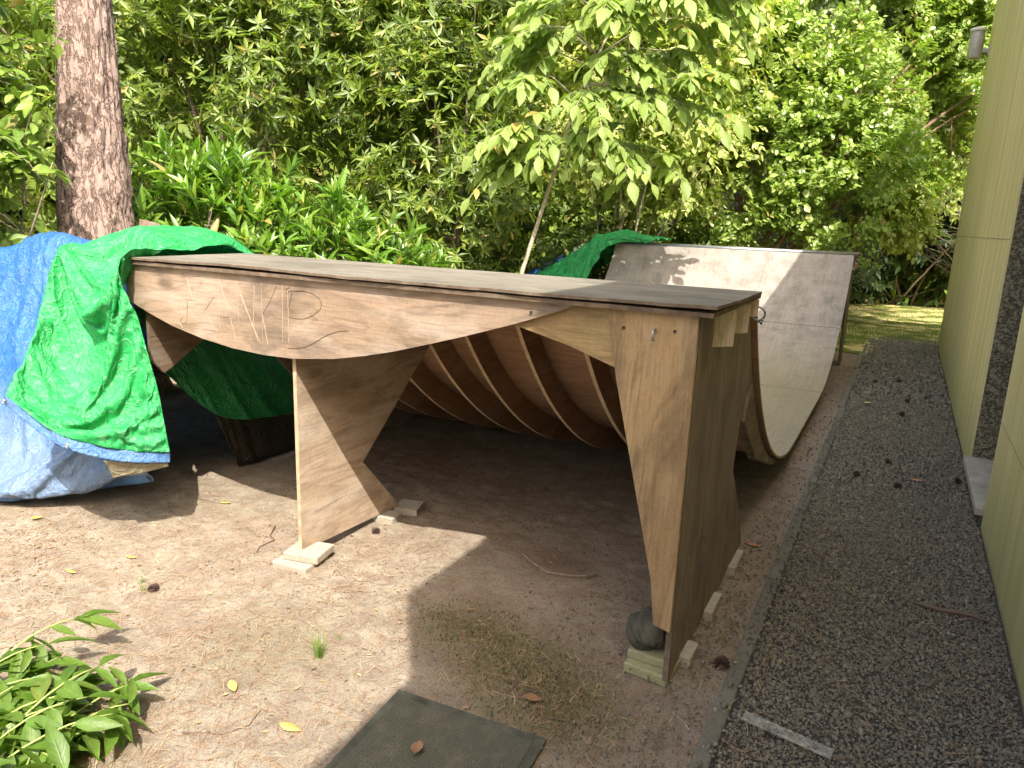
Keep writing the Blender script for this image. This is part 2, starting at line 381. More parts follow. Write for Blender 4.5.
m.add(vs, fs, mi); m.build('riding_surface', [SKIN, PLY_UNDER, EDGE], ramp)
# seams between sheets of the riding surface
def ang_pt(cy, sgn, a, r): return (cy + sgn*r*math.sin(a), CZ - r*math.cos(a))
for (cy, sg, a) in ((CY2, 1, .62), (CY2, 1, .05), (CY1, -1, .6)):
    p, q = ang_pt(cy, sg, a, RR-.0012), ang_pt(cy, sg, a+.003, RR-.0012)
    p2, q2 = ang_pt(cy, sg, a, RR+.001), ang_pt(cy, sg, a+.003, RR+.001)
    MB().prism([p, q, q2, p2], 'x', -W+.01, .02).build('sheet_seam', EDGE_D, ramp)
# ribs : curved plywood formers under both transitions
def rib_poly(cy, sgn, ro=2.30, ztop=1.17):
    top = arc(RR+t_+.003, cy, ztop, ZF-t_-.003, sgn, 26)
    bot = arc(ro, cy, 1.12, .035, sgn, 22)
    return top + [(cy - sgn*.02, bot[-1][1])] + bot[::-1]
for i, x in enumerate((-.36, -.66, -.96, -1.26, -1.50, -1.80, -2.10, -2.30)):
    MB().prism(rib_poly(CY1, -1), 'x', x-.0095, x+.0095).build('rib', [PLY_RIB, EDGE_RIB], ramp)
for x in (-.4, -.9, -1.4, -1.9, -2.3):
    MB().prism(rib_poly(CY2, 1), 'x', x-.0095, x+.0095).build('rib', [PLY_RIB, EDGE_RIB], ramp)
MB().box(-2.516, -2.5005, 1.25, 2.3, .0, .40).build('light_block_board', [PLY_SIDE, EDGE_D], ramp)  # both boards added to block sunlit ground showing under the ramp
MB().box(-2.516, -2.5005, 2.302, 4.7, .0, .112).build('light_block_board', [PLY_SIDE, EDGE_D], ramp)
# open side former with its lower gusset
top = arc(RR+t_+.003, CY1, 1.17, ZF-t_-.01, -1, 26)
out_ = [(2.2,.14), (1.74,.235), (1.21,.415)] + arc(2.40, CY1, .66, 1.12, -1, 10)
MB().prism([p for p in top if p[0] < 2.28] + out_, 'x', -.02, -.001).build('side_former', [PLY_SIDE, EDGE_D], ramp)
sz = lambda y: CZ - math.sqrt(RR*RR-(CY1-y)**2)
ga = [(y, sz(y)-w_) for y, w_ in ((2.05,.024), (1.9,.030), (1.75,.036), (1.6,.05), (1.45,.066), (1.3,.082), (1.15,.10), (1.0,.125), (.88,.15))]
MB().prism(ga + [(.80,.69), (1.20,.425), (1.74,.238), (2.04,.182)], 'x', .0, .014).build('gusset', [PLY_GUS, EDGE_D], ramp)
top = arc(RR+t_+.003, CY2, 1.17, ZF-t_-.01, 1, 26)
MB().prism([p for p in top if p[0] > CY2+.32] + [(CY2+.4, .12), (CY2+.86, .25)] + arc(2.30, CY2, .455, 1.12, 1, 14), 'x', -.02, -.001).build('side_former', [PLY_SIDE, EDGE_D], ramp)
# bearers below the flat
for x in (-.7, -1.5, -2.25):
    MB().box(x-.03, x+.03, 2.5, 4.3, .02, ZF-t_-.004).build('bearer', PLY_RIB, ramp)
# side and centre legs: hourglass panels
right_poly = [(0,.012), (0,1.195), (.655,1.195), (.66,1.04), (.80,.73), (.748,.505), (1.035,.2), (1.145,.035)]
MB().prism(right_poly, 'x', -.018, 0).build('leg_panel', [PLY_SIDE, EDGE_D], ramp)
centre_poly = [(0,.055), (0,.875), (.0,1.195), (.62,1.195), (.80,.99), (.925,.815), (.393,.334), (.665,.03)]
MB().prism(centre_poly, 'x', -1.564-.018, -1.564).build('leg_panel', [PLY_LEG, EDGE], ramp)
left_poly = [(0,.76), (0,1.195), (.655,1.195), (.29,.82), (.11,.715), (.06,.69)]
MB().prism(left_poly, 'x', -2.468, -2.45).build('leg_panel', [PLY_GUS, EDGE_D], ramp)  # dark ply stands in for the shade behind the tarped end
mir = lambda P: [(6.72-y, z) for (y, z) in P]
for x in (-.018, -1.25, -2.468):
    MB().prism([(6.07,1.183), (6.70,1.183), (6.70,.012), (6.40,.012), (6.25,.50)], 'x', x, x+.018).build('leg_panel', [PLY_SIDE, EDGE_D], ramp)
lt = arc(RR+t_+.003, CY1, 1.17, ZF-t_-.01, -1, 26)
MB().prism([p for p in lt if p[0] < 2.28] + [(2.2,.02), (1.15,.02), (1.06,.43)] + arc(2.45, CY1, .46, 1.12, -1, 12), 'x', -2.498, -2.48).build('side_former', [PLY_SIDE, EDGE_D], ramp)
# front board cut from a transition offcut, with scratched letters
fpts = [(-2.53,1.194), (-2.53,1.03), (-2.38,.98), (-2.238,.94), (-2.05,.905), (-1.873,.885), (-1.70,.878), (-1.541,.882), (-1.337,.906), (-1.19,.935), (-1.057,.967), (-.90,1.012), (-.766,1.052), (-.578,1.112), (-.43,1.165), (-.36,1.194)]
fascia = MB().prism(fpts, 'y', -.037, -.0195).build('front_board', [PLY_FASCIA, EDGE], ramp)
light = [[(-2.036,1.157),(-1.973,1.089)],[(-2.028,1.023),(-1.961,.944)],[(-1.938,1.174),(-1.888,1.046)],[(-1.879,1.014),(-1.851,.917)],[(-1.837,1.165),(-1.829,.997)],[(-1.833,1.165),(-1.726,.93)],[(-1.732,1.146),(-1.75,.983)],[(-1.935,1.153),(-1.943,.963)],[(-2.195,.961),(-2.171,.94)],[(-1.695,1.166),(-1.699,.919)],[(-1.583,1.164),(-1.591,.942)],[(-1.556,1.14),(-1.558,.94)],[(-1.695,1.039),(-1.672,.922)],[(-1.815,1.109),(-1.713,.923)],[(-1.733,1.148),(-1.746,1.001)],[(-2.125,1.15),(-2.09,1.05)]]
dark = [[(-2.14,1.16),(-2.099,1.157),(-2.04,1.165)],[(-1.965,1.087),(-2.0,1.053),(-2.035,1.016)],[(-1.947,1.008),(-1.915,1.006),(-1.871,1.014)],[(-2.142,1.061),(-2.082,1.063)],[(-2.13,1.054),(-2.143,.966)],[(-2.143,.966),(-2.17,.955),(-2.186,.968),(-2.166,.987)],[(-1.613,1.156),(-1.655,1.09),(-1.695,1.039)],[(-1.545,1.156),(-1.566,1.147),(-1.563,1.132),(-1.545,1.143),(-1.472,1.15)],[(-1.535,1.139),(-1.543,1.11),(-1.555,1.078)],[(-1.557,1.043),(-1.53,1.040),(-1.504,1.04),(-1.478,1.043),(-1.456,1.05),(-1.432,1.06),(-1.414,1.072)],[(-1.566,.92),(-1.52,.925),(-1.474,.936),(-1.43,.956),(-1.39,.98),(-1.35,.999),(-1.309,1.013),(-1.28,1.018),(-1.257,1.02)],[(-1.52,1.143),(-1.47,1.148),(-1.43,1.142),(-1.40,1.128),(-1.388,1.11),(-1.392,1.09),(-1.414,1.072)]]
def strokes(L, w, y, wv):
    m = MB()
    for k, pl in enumerate(L):
        for (a, b) in zip(pl, pl[1:]):
            d = Vector((b[0]-a[0], b[1]-a[1])); q = Vector((-d.y, d.x)).normalized()*w*(wv[k % len(wv)])
            m.prism([(a[0]-q.x, a[1]-q.y), (b[0]-q.x*.6, b[1]-q.y*.6), (b[0]+q.x*.6, b[1]+q.y*.6), (a[0]+q.x, a[1]+q.y)], 'y', y-.0006-.0001*k, y+.002, 0, 0)
    return m
tag(strokes(light, .0013, -.037, [.8, 1, 1.2, .9, .6]).build('carved_lettering', PALE, fascia), 'pale scratched block letters')
tag(strokes(dark, .0010, -.037, [.9, 1.1, .8, .9, .7, .7, 1.0, 1.1, 1.8, 1.0, 1.1, .5]).build('pencil_marks', INK, fascia), 'dark drawn lines around the letters')
# second arched offcut and the tapered front leg board
MB().prism([(-.60,1.194), (-.585,1.105), (-.40,1.062), (-.231,1.008), (-.12,.965), (-.10,1.194)], 'y', -.0185, -.001).build('front_board', [PLY_FASCIA2, EDGE_D], ramp)
lb = MB().prism([(-.268,1.194), (.0015,1.194), (.0015,.208), (-.052,.22), (-.072,.37), (-.229,.986)], 'y', -.0375, -.0195).build('leg_board', [PLY_BOARD, EDGE], ramp)
for (x, z) in ((-.215,1.138), (-.062,1.142), (-.52,1.155)):
    m = MB(); m.tube([(x, -.0425, z), (x, -.034, z)], [.0045, .0045], 10)
    m.build('screw', SCREW, ramp)
def ring(c, r, rr, ax, n=18):
    u, v = {'x': (Vector((0,1,0)), Vector((0,0,1))), 'y': (Vector((1,0,0)), Vector((0,0,1)))}[ax]
    return [Vector(c) + u*r*math.cos(2*math.pi*i/n) + v*r*math.sin(2*math.pi*i/n) for i in range(n+1)]
m = MB(); m.tube(ring((-.118, -.052, 1.128), .016, .003, 'x')[:15], .0028, 6); m.tube([(-.118,-.037,1.142), (-.118,-.048,1.142)], .003, 6); m.build('hook', STEEL, ramp, True)
m = MB(); m.tube(ring((.045, .655, 1.135), .024, .004, 'y'), .004, 6); m.tube([(-.01,.655,1.15), (.03,.655,1.15)], .006, 6); m.tube([(.045,.655,1.111),(.06,.65,1.10),(.065,.645,1.118)], .004, 6); m.build('shackle', STEEL, ramp, True)
# deck: two layers, joists, coping
MB().prism([(-W,-.055), (.046,-.055), (.046,.665), (-W,.665)], 'z', 1.1905, 1.2035).build('deck_underlayer', [PLY_DECK2, EDGE_D], ramp)
m = MB()
# top sheet with a slightly ragged, lifted front edge
nx = 160; tt = []
for j, y in enumerate((-.062, .25, .615)):
    for i in range(nx+1):
        x = -W-.01 + (W+.066)*i/nx
        yy = y + (.012*(vnoise(np.array(x*9.), np.array(3.3))-.5) + .006*(vnoise(np.array(x*40.), np.array(7.3))-.5) if j == 0 else 0)
        lift = (.005*max(0, math.sin(x*3.1+1)) + .003*float(vnoise(np.array(x*12.), np.array(1.7)))) if j == 0 else 0
        tt.append((x, yy, 1.2085+lift))
k3 = 3*(nx+1)
vs = tt + [(x, y, z+.0095) for x, y, z in tt]; fs = []; mi = []
for j in range(2):
    for i in range(nx):
        a = j*(nx+1)+i
        fs += [(a, a+nx+1, a+nx+2, a+1), (k3+a, k3+a+1, k3+a+nx+2, k3+a+nx+1)]; mi += [0, 0]
for i in range(nx):
    a = 2*(nx+1)+i; fs += [(i, i+1, k3+i+1, k3+i), (a, k3+a, k3+a+1, a+1)]; mi += [1, 1]
for j in range(2):
    a = j*(nx+1); b = a+nx
    fs += [(a, k3+a, k3+a+nx+1, a+nx+1), (b, b+nx+1, k3+b+nx+1, k3+b)]; mi += [1, 1]
m.add(vs, fs, mi); m.build('deck', [PLY_DECK, EDGE_D], ramp)
for y, zz in ((.17, 1.075), (.39, 1.09), (.55, 1.13)):
    MB().box(-2.44, -.03, y+.02, y+.038, zz, 1.194).build('joist', [PLY_FASCIA2, EDGE], ramp)
    MB().prism([(.0005, y), (.050, y+.055), (.050, y+.068), (.0005, y+.013)], 'z', zz, 1.189).build('bracket', [PLY_SIDE2, PLY_SIDE2], ramp)
MB().box(-2.44, -.03, .668, .686, 1.0, 1.194).build('light_gap_board', PLY_RIB, ramp)  # added board, closes the gap that let sun flecks through
for y, zz in ((6.10, 1.05), (6.5, 1.05)):
    MB().prism([(y, zz), (y+.02, zz), (y+.02, 1.1945), (y, 1.1945)], 'x', -2.46, .042).build('joist', [PLY_FASCIA2, EDGE], ramp)
m = MB(); m.tube([(-W, .712, 1.178), (.02, .712, 1.178)], .024, 14); m.build('coping', STEEL, ramp, True)
m = MB(); m.tube([(-W, 6.035, 1.207), (.045, 6.035, 1.207)], .022, 14); m.build('coping', STEEL, ramp, True)
MB().prism([(-W, 6.062), (.05, 6.062), (.05, 6.74), (-W, 6.74)], 'z', 1.184, 1.214).build('deck', [PLY_DECK, EDGE_D], ramp)
m = MB(); m.tube(ring((.05, 6.09, 1.14), .022, .004, 'y'), .004, 6); m.build('shackle', STEEL, ramp, True)

# ------------------------------------------------------------------ pavers, rock under the legs
def paver(name_label, loc, rz, sx, sy, sz, mat, group='paver slabs under the ramp legs'):
    p = MB().box(-sx/2, sx/2, -sy/2, sy/2, 0, sz)
    o = p.build('paver_slab', mat, None, bevel=.005); o.location = loc; o.rotation_euler = (0, 0, rz)
    return tag(o, name_label, 'paver', group)
paver('pale concrete paver, lower of two below the centre leg front', (-1.57, -.005, -.012), .1, .17, .15, .038, PAVER)
paver('pale concrete paver, upper of two below the centre leg front', (-1.555, .03, .0265), .22, .16, .14, .034, PAVER)
paver('small pale paver under the rear corner of the centre leg', (-1.545, .545, -.01), .1, .11, .09, .042, PAVER)
paver('pale paver behind the rear corner of the centre leg', (-1.53, .70, -.012), .3, .12, .12, .04, PAVER)
paver('mossy paver under the front corner leg, lower of the two below the rock', (-.072, .095, -.014), -.08, .15, .17, .036, PAVER_MOSS)
paver('mossy paver under the front corner leg, upper one carrying the rock', (-.085, .125, .0225), -.02, .135, .16, .032, PAVER_MOSS)
paver('narrow grey paver under the corner leg side, nearest the pine cone', (.012, .19, -.012), 0, .05, .11, .045, PAVER)
paver('narrow grey paver under the middle of the corner leg side', (.008, .55, -.012), .02, .045, .17, .045, PAVER)
paver('narrow grey paver under the rear of the corner leg side, by an orange leaf', (.006, .98, -.012), .02, .045, .2, .045, PAVER)

def blob(name, r, sub, mat, amp, seed, parent=None):
    import bmesh
    bm = bmesh.new(); bmesh.ops.create_icosphere(bm, subdivisions=sub, radius=1)
    rg = np.random.default_rng(seed); off = rg.random(3)*50
    for v in bm.verts:
        p = v.co
        k = 1 + amp*(float(fbm(np.array(p.x*1.3+off[0]+p.z), np.array(p.y*1.3+off[1]-p.z*.7), 4))-.47)
        v.co = Vector((p.x*r[0], p.y*r[1], p.z*r[2]))*k
    me = bpy.data.meshes.new(name); bm.to_mesh(me); bm.free(); me.materials.append(mat)
    me.polygons.foreach_set('use_smooth', [True]*len(me.polygons))
    o = bpy.data.objects.new(name, me); C.objects.link(o); o.parent = parent
    return o
rk = blob('rock', (.070, .074, .068), 5, ROCKM, .75, 5); rk.location = (-.102, .105, .112)
tag(rk, 'dark rounded cobble wedged under the front corner leg on mossy pavers', 'rock')

# ------------------------------------------------------------------ tarps
def cat(P, u, axis):
    """Catmull-Rom along axis of control array at parameters u in [0,1]"""
    n = P.shape[axis]; t = np.clip(u, 0, 1)*(n-1); i = np.minimum(t.astype(int), n-2); f = t - i
    g = lambda k: np.take(P, np.clip(i+k, 0, n-1), axis=axis)
    sh = [1]*P.ndim; sh[axis] = len(u); f = f.reshape(sh)
    a, b, c, d = g(-1), g(0), g(1), g(2)
    a = np.where((i == 0).reshape(sh), 2*b-c, a); d = np.where((i == n-2).reshape(sh), 2*c-b, d)
    return .5*(2*b + (c-a)*f + (2*a-5*b+4*c-d)*f*f + (3*b-a-3*c+d)*f**3)
def sheet(name, rows, mat, parent, nu=150, nv=150, crease=.012, pleats=(), seed=1, solid=.0016):
    P = np.array(rows, float)
    u = np.linspace(0, 1, nu); v = np.linspace(0, 1, nv)
    G = cat(cat(P, v, 0), u, 1)                                   # (nv,nu,3)
    du = np.gradient(G, axis=1); dv = np.gradient(G, axis=0); N = np.cross(du, dv)
    N /= np.linalg.norm(N, axis=2, keepdims=True)+1e-9
    if N[..., 1].mean() > 0: N = -N                               # outwards = towards -y
    U, V = np.meshgrid(u, v); rg = np.random.default_rng(seed); d = np.zeros_like(U)
    su = np.linalg.norm(du, axis=2).sum(1).mean(); sv = np.linalg.norm(dv, axis=2).sum(0).mean()
    for k in range(17):
        th = rg.random()*math.pi; f = rg.uniform(2.5, 15); w = .3*fbm(U*su*3+k*9, V*sv*3+k*5, 3)
        s = (np.cos(th)*U*su + np.sin(th)*V*sv)*f + rg.random() + w*2.2
        tri = np.abs((s % 1)-.5)*2
        mask = np.clip((fbm(U*su*2.2+k*13, V*sv*2.2-k*7, 3)-.42)*6, 0, 1)
        d += crease*(np.minimum(tri, .55)*1.5-.4)*mask*(4.5/f)
    for (u0, slope, wd, amp, v0, v1) in pleats:                   # long folds running down the sheet
        x = (U - u0 - slope*(V-.5) - .02*np.sin(V*9+u0*20))/wd
        env = np.clip((V-v0)/.12, 0, 1)*np.clip((v1-V)/.12, 0, 1)
        d += amp*env*np.where(x < 0, np.exp(-(x*x)*45), np.exp(-np.abs(x)**1.3*.9))
    G = G + N*d[..., None]
    G[..., 2] = np.maximum(G[..., 2], .012)
    idx = np.arange(nu*nv).reshape(nv, nu)
    F = np.stack([idx[:-1,:-1], idx[:-1,1:], idx[1:,1:], idx[1:,:-1]], -1).reshape(-1, 4)
    o = npmesh(name, G.reshape(-1, 3), F, mat, parent, True)
    so = o.modifiers.new('s', 'SOLIDIFY'); so.thickness = solid; so.offset = 0
    return o
def relax(o, pin, grow=.10, frames=26, bend=.8, seed=0, grav=1.0):
    """let a sheet with slack buckle and sag for a few cloth steps, then freeze it; pin: 0..1 per vertex"""
    vg = o.vertex_groups.new(name='pin')
    for i, p in enumerate(pin):
        if p > .01: vg.add([i], float(p), 'REPLACE')
    for md in list(o.modifiers): o.modifiers.remove(md)
    c = o.modifiers.new('cloth', 'CLOTH'); st = c.settings
    st.quality = 6; st.mass = .25; st.vertex_group_mass = 'pin'; st.shrink_min = -grow
    st.tension_stiffness = 25; st.compression_stiffness = 25; st.shear_stiffness = 12; st.bending_stiffness = bend; st.air_damping = 3
    st.tension_damping = 12; st.compression_damping = 12; st.effector_weights.gravity = grav
    c.collision_settings.use_collision = False
    c.point_cache.frame_start = 1; c.point_cache.frame_end = frames+1
    for fr in range(1, frames+1): S.frame_set(fr)
    dg = bpy.context.evaluated_depsgraph_get(); ev = o.evaluated_get(dg)
    co = np.empty(len(o.data.vertices)*3, np.float32); ev.data.vertices.foreach_get('co', co)
    o.modifiers.remove(c); S.frame_set(1); o.data.vertices.foreach_set('co', co); o.data.update()
    so = o.modifiers.new('sub', 'SUBSURF'); so.levels = so.render_levels = 1
    so = o.modifiers.new('s', 'SOLIDIFY'); so.thickness = .0016; so.offset = 0
    return o
def pins(nu, nv, top=0, left=0, right=0, bottom=0, soft=.0):
    U, V = np.meshgrid(np.linspace(0,1,nu), np.linspace(0,1,nv)); p = np.full(U.shape, soft)
    if top: p = np.maximum(p, np.clip((top-V)/.04, 0, 1))
    if bottom: p = np.maximum(p, (V > 1-bottom)*1.0)
    if left: p = np.maximum(p, (U < left)*1.0)
    if right: p = np.maximum(p, (U > 1-right)*1.0)
    return p.ravel()
gt = thing('green_tarp', 'crumpled green tarp with blue hem draped over the near end of the ramp', 'tarp')
row5 = [(-2.79,-.45,.635),(-2.54,-.44,.545),(-2.44,-.41,.50),(-2.36,-.32,.455),(-2.29,-.23,.42),(-2.208,-.115,.40)]
row6 = [(-2.78,-.46,.600),(-2.52,-.45,.50),(-2.42,-.42,.455),(-2.345,-.33,.405),(-2.28,-.24,.375),(-2.213,-.115,.352)]
gsheet = sheet('sheet', [
 [(-3.55,1.1,.7),(-3.35,1.1,.85),(-3.1,1.1,.95),(-2.9,1.1,.98),(-2.72,1.05,1.0),(-2.62,1.0,1.02)],
 [(-3.5,.75,1.05),(-3.3,.75,1.2),(-3.1,.75,1.27),(-2.9,.75,1.29),(-2.72,.72,1.27),(-2.66,.68,1.232)],
 [(-3.3,.35,1.15),(-3.1,.35,1.26),(-2.93,.35,1.325),(-2.77,.33,1.32),(-2.62,.30,1.29),(-2.50,.28,1.235)],
 [(-2.97,-.03,1.235),(-2.82,-.06,1.275),(-2.70,-.08,1.28),(-2.6,-.09,1.275),(-2.5,-.10,1.26),(-2.42,-.105,1.225)],
 [(-2.98,-.13,1.04),(-2.76,-.16,1.03),(-2.6,-.19,1.03),(-2.5,-.17,1.04),(-2.43,-.13,1.03),(-2.36,-.105,1.0)],
 [(-2.86,-.3,.80),(-2.64,-.33,.78),(-2.47,-.33,.77),(-2.37,-.27,.74),(-2.32,-.18,.72),(-2.27,-.11,.66)],
 row5], GREEN, gt, 100, 120, .010,
 pleats=[(.38,-.30,.17,.10,.46,.93), (.83,.10,.12,.06,.46,.97), (.60,-.05,.08,.02,.5,1.0)], seed=3)
relax(gsheet, pins(100, 120, top=.40, left=.012, right=.012, bottom=.012), grow=.16, frames=24, bend=.5)
hm = sheet('hem', [row5, [tuple((a+b)/2 for a, b in zip(p, q)) for p, q in zip(row5, row6)], row6], HEM, gt, 120, 10, .004, seed=5, solid=.003)
sheet('folded_corner', [[(-2.35,-.325,.395),(-2.29,-.235,.372),(-2.222,-.118,.350)], [(-2.355,-.30,.345),(-2.30,-.215,.338),(-2.225,-.115,.338)], [(-2.36,-.285,.303),(-2.30,-.205,.312),(-2.228,-.11,.332)]], UNDER, gt, 40, 20, .004, seed=8)
EYE = plain('grommet_metal', (.62,.6,.55), .35, .8)
for c in ((-2.405,-.434,.478), (-2.765,-.472,.617)):
    m = MB(); m.tube(ring(c, .0085, .002, 'y', 14), .0032, 6); m.build('grommet', EYE, hm, True)
# inner flap of the green tarp hanging behind the left end of the ramp
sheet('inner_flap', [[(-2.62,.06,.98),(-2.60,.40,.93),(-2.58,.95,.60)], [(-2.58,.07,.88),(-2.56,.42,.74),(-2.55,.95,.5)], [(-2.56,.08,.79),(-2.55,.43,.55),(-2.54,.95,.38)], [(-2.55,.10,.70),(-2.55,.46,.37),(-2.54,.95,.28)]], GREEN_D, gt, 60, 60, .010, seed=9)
bt = thing('blue_tarp', 'faded blue tarp sloping to the ground left of the ramp', 'tarp')
bsheet = sheet('sheet', [
 [(-5.2,1.7,.06),(-4.5,1.75,.06),(-4.0,1.75,.06),(-3.4,1.75,.06),(-2.68,1.75,.06)],
 [(-5.1,1.3,.5),(-4.4,1.3,.6),(-3.9,1.25,.65),(-3.4,1.2,.65),(-2.70,1.2,.62)],
 [(-5.0,.62,1.10),(-4.35,.55,1.17),(-3.95,.5,1.25),(-3.45,.5,1.20),(-2.74,.5,1.10)],
 [(-4.8,.12,.88),(-3.95,.13,.91),(-3.5,.13,.95),(-3.12,.16,.97),(-2.78,.16,.95)],
 [(-4.5,-.25,.5),(-3.5,-.14,.56),(-3.12,-.08,.58),(-2.85,.02,.58),(-2.63,.10,.56)],
 [(-4.4,-.42,.25),(-3.3,-.31,.28),(-3.02,-.24,.29),(-2.80,-.12,.29),(-2.58,-.02,.32)],
 [(-4.3,-.6,.015),(-3.30,-.33,.02),(-3.08,-.18,.035),(-2.90,-.0,.06),(-2.58,.06,.14)]], BLUE, bt, 110, 90, .012, pleats=[(.5,.1,.06,.03,.3,.9), (.3,-.1,.08,.04,.3,.95)], seed=12)
relax(bsheet, pins(110, 90, top=.38, left=.01, right=.01, bottom=.012), grow=.06, frames=20, bend=.4, grav=.4)
VOID_SHADE = tarp_material('painted_dark_void', (.045,.04,.026), (.035,.03,.02), (.06,.052,.035), .3)  # near-black colour stands in for deep shade under the left end
sheet('shade_sheet', [[(-2.745,.24,.98),(-2.745,.6,1.04),(-2.71,1.2,.60),(-2.69,1.73,.10)], [(-2.72,.46,.5),(-2.71,.75,.55),(-2.69,1.2,.36),(-2.69,1.73,.06)], [(-2.70,.66,.012),(-2.69,.85,.012),(-2.68,1.2,.012),(-2.68,1.74,.012)]], VOID_SHADE, bt, 60, 40, .010, seed=31)  # added sheet, hides a sunlit ground patch behind the left end
m = MB(); m.tube(ring((-2.86,-.075,.155), .009, .002, 'y', 14), .0032, 6); m.build('grommet', EYE, bt, True)
sheet('hem', [[(-4.35,-.56,.075),(-3.30,-.35,.085),(-3.06,-.215,.095),(-2.87,-.045,.115),(-2.6,.02,.18)], [(-4.3,-.62,.012),(-3.30,-.365,.018),(-3.08,-.205,.035),(-2.895,-.02,.058),(-2.58,.04,.135)]], HEM, bt, 120, 8, .004, seed=15)
ft = thing('green_tarp', 'leaf-shadowed green tarp draped over the far end of the ramp', 'tarp')
sheet('sheet', [
 [(-2.05,6.7,1.235),(-2.3,6.75,1.26),(-2.58,6.8,1.26),(-2.75,6.8,1.0),(-3.1,6.8,.8),(-3.5,6.8,.6)],
 [(-2.05,6.4,1.24),(-2.3,6.4,1.29),(-2.58,6.4,1.33),(-2.85,6.4,1.18),(-3.2,6.35,.95),(-3.6,6.3,.72)],
 [(-2.05,6.06,1.245),(-2.3,6.02,1.285),(-2.55,6.0,1.31),(-2.78,5.95,1.17),(-3.1,5.9,.95),(-3.5,5.85,.72)],
 [(-2.10,6.03,1.235),(-2.32,5.98,1.25),(-2.54,5.86,1.22),(-2.68,5.7,1.02),(-2.95,5.6,.8),(-3.3,5.5,.55)],
 [(-2.15,6.02,1.23),(-2.35,5.97,1.235),(-2.54,5.75,1.12),(-2.62,5.5,.8),(-2.85,5.4,.55),(-3.1,5.3,.3)]], GREEN, ft, 120, 100, .018, pleats=[(.55,.1,.06,.05,.2,1.0)], seed=21)
fb = sheet('blue_tarp', [[(-3.0,6.9,1.05),(-3.3,6.9,.95),(-3.8,6.9,.7)], [(-2.9,6.6,1.16),(-3.2,6.6,1.10),(-3.7,6.5,.8)], [(-3.0,6.2,1.02),(-3.3,6.2,.95),(-3.75,6.1,.72)], [(-3.3,5.9,.6),(-3.5,5.9,.5),(-3.8,5.8,.3)]], BLUE, None, 60, 60, .02, seed=23)
tag(fb, 'dark blue tarp bunched behind the far green tarp', 'tarp')

# ------------------------------------------------------------------ ground
def axis_steps(segs):
    out = []
    for a, b, s in segs: out += list(np.arange(a, b-1e-6, s))
    return np.array(out + [segs[-1][1]])
gx = axis_steps([(-60,-12,6), (-12,-4.5,.5), (-4.5,-2.2,.06), (-2.2,.16,.016), (.16,4,.4), (4,60,7)])
gy = axis_steps([(-30,-3,3), (-3,-1.3,.2), (-1.3,1.4,.016), (1.4,4,.06), (4,16,.5), (16,80,8)])
X, Y = np.meshgrid(gx, gy)
def gz(x, y):
    x = np.asarray(x, float); y = np.asarray(y, float)
    e = np.clip((.10-x)/.15, 0, 1)
    z = (fbm(x*2.1+40, y*2.1+40, 3)-.44)*.035*e + (fbm(x*13+9, y*13+9, 3)-.44)*.022*e
    d = np.hypot(x+.66, y-.66)
    z = z - .02*np.exp(-(d/.16)**2)
    z = z + (fbm(x*34+3, y*34+5, 2)-.4)*.006*e
    return np.clip(z, -.03, .020) - .006
Z = gz(X, Y)
idx = np.arange(X.size).reshape(X.shape)
F = np.stack([idx[:-1,:-1], idx[:-1,1:], idx[1:,1:], idx[1:,:-1]], -1).reshape(-1, 4)
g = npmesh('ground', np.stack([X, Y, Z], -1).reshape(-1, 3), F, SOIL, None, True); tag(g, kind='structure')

PATHM = concrete('dark_gravel_bed', (.06,.052,.048), (.09,.075,.06), .5, sc=3)
m = MB(); m.box(.205, .995, -4, 8.75, -.05, .004); tag(m.build('path', PATHM), kind='structure')
def lawn_material():
    t = NT('lawn_turf'); o = t.obj(); n = t.noise(o, 2.2, 5, .6); n2 = t.noise(o, 60, 4, .7)
    c = t.mix(t.ramp(n, [(.45, 0.0), (.55, 1.0)]), (.13,.16,.035), (.58,.48,.20))  # dry yellow patches, brightened to stand in for sun on the lawn
    c = t.mix(1.0, c, t.ramp(n2, [(.3, .6), (.7, 1.3)]), 'MULTIPLY')
    return t.done(t.pbsdf(c, .95, t.bump(n2, .8, .02), spec=.1))
m = MB(); m.prism([(-1.2,7.9), (.2,7.4), (.5,8.9), (1.6,8.9), (9,8.9), (9,15.5), (-4,15.5), (-4,10)], 'z', -.02, .012, 0, 0); tag(m.build('lawn', lawn_material()), kind='structure')
n = 42000
px = R.uniform(-1.5, 3.5, n); py = 8.2 + 6*R.random(n)**1.4
keep = ~((px > .15) & (py < 8.9)) & ((py < 10.2) | (R.random(n) < .3)) & (py > 7.6 + np.abs(px)*.2); px = px[keep]; py = py[keep]; n = len(px)
hh = R.uniform(.02, .055, n); a = R.uniform(0, 6.28, n); wd = R.uniform(.002, .0045, n)
bx = np.stack([px, py, np.full(n, .010)], -1); side = np.stack([np.cos(a), np.sin(a), 0*a], -1)*wd[:, None]
tip = bx + np.stack([R.normal(0,.015,n), R.normal(0,.015,n), hh], -1)
GRASS = leafmat('grass_blades', [(.12,.19,.03), (.20,.27,.05), (.30,.30,.10), (.16,.22,.04)], .6, .3, .2)
o = npmesh('grass', np.stack([bx-side, bx+side, tip], 1).reshape(-1, 3), np.arange(3*n).reshape(-1, 3), GRASS); tag(o, 'short lawn grass beyond the gravel path', 'grass', kind='stuff')

# kerb stones between soil and gravel
ker = thing('kerb', 'low mossy concrete edging between bare soil and dark gravel path', 'kerb')
y = -1.6
while y < 8.2:
    L = .995
    o = MB().box(.155, .205, y+.004, y+L, -.08, .010+.006*random.random()).build('kerb_stone', KERB, ker, bevel=.008)
    o.rotation_euler = (0, 0, random.uniform(-.002, .002)); y += 1.0

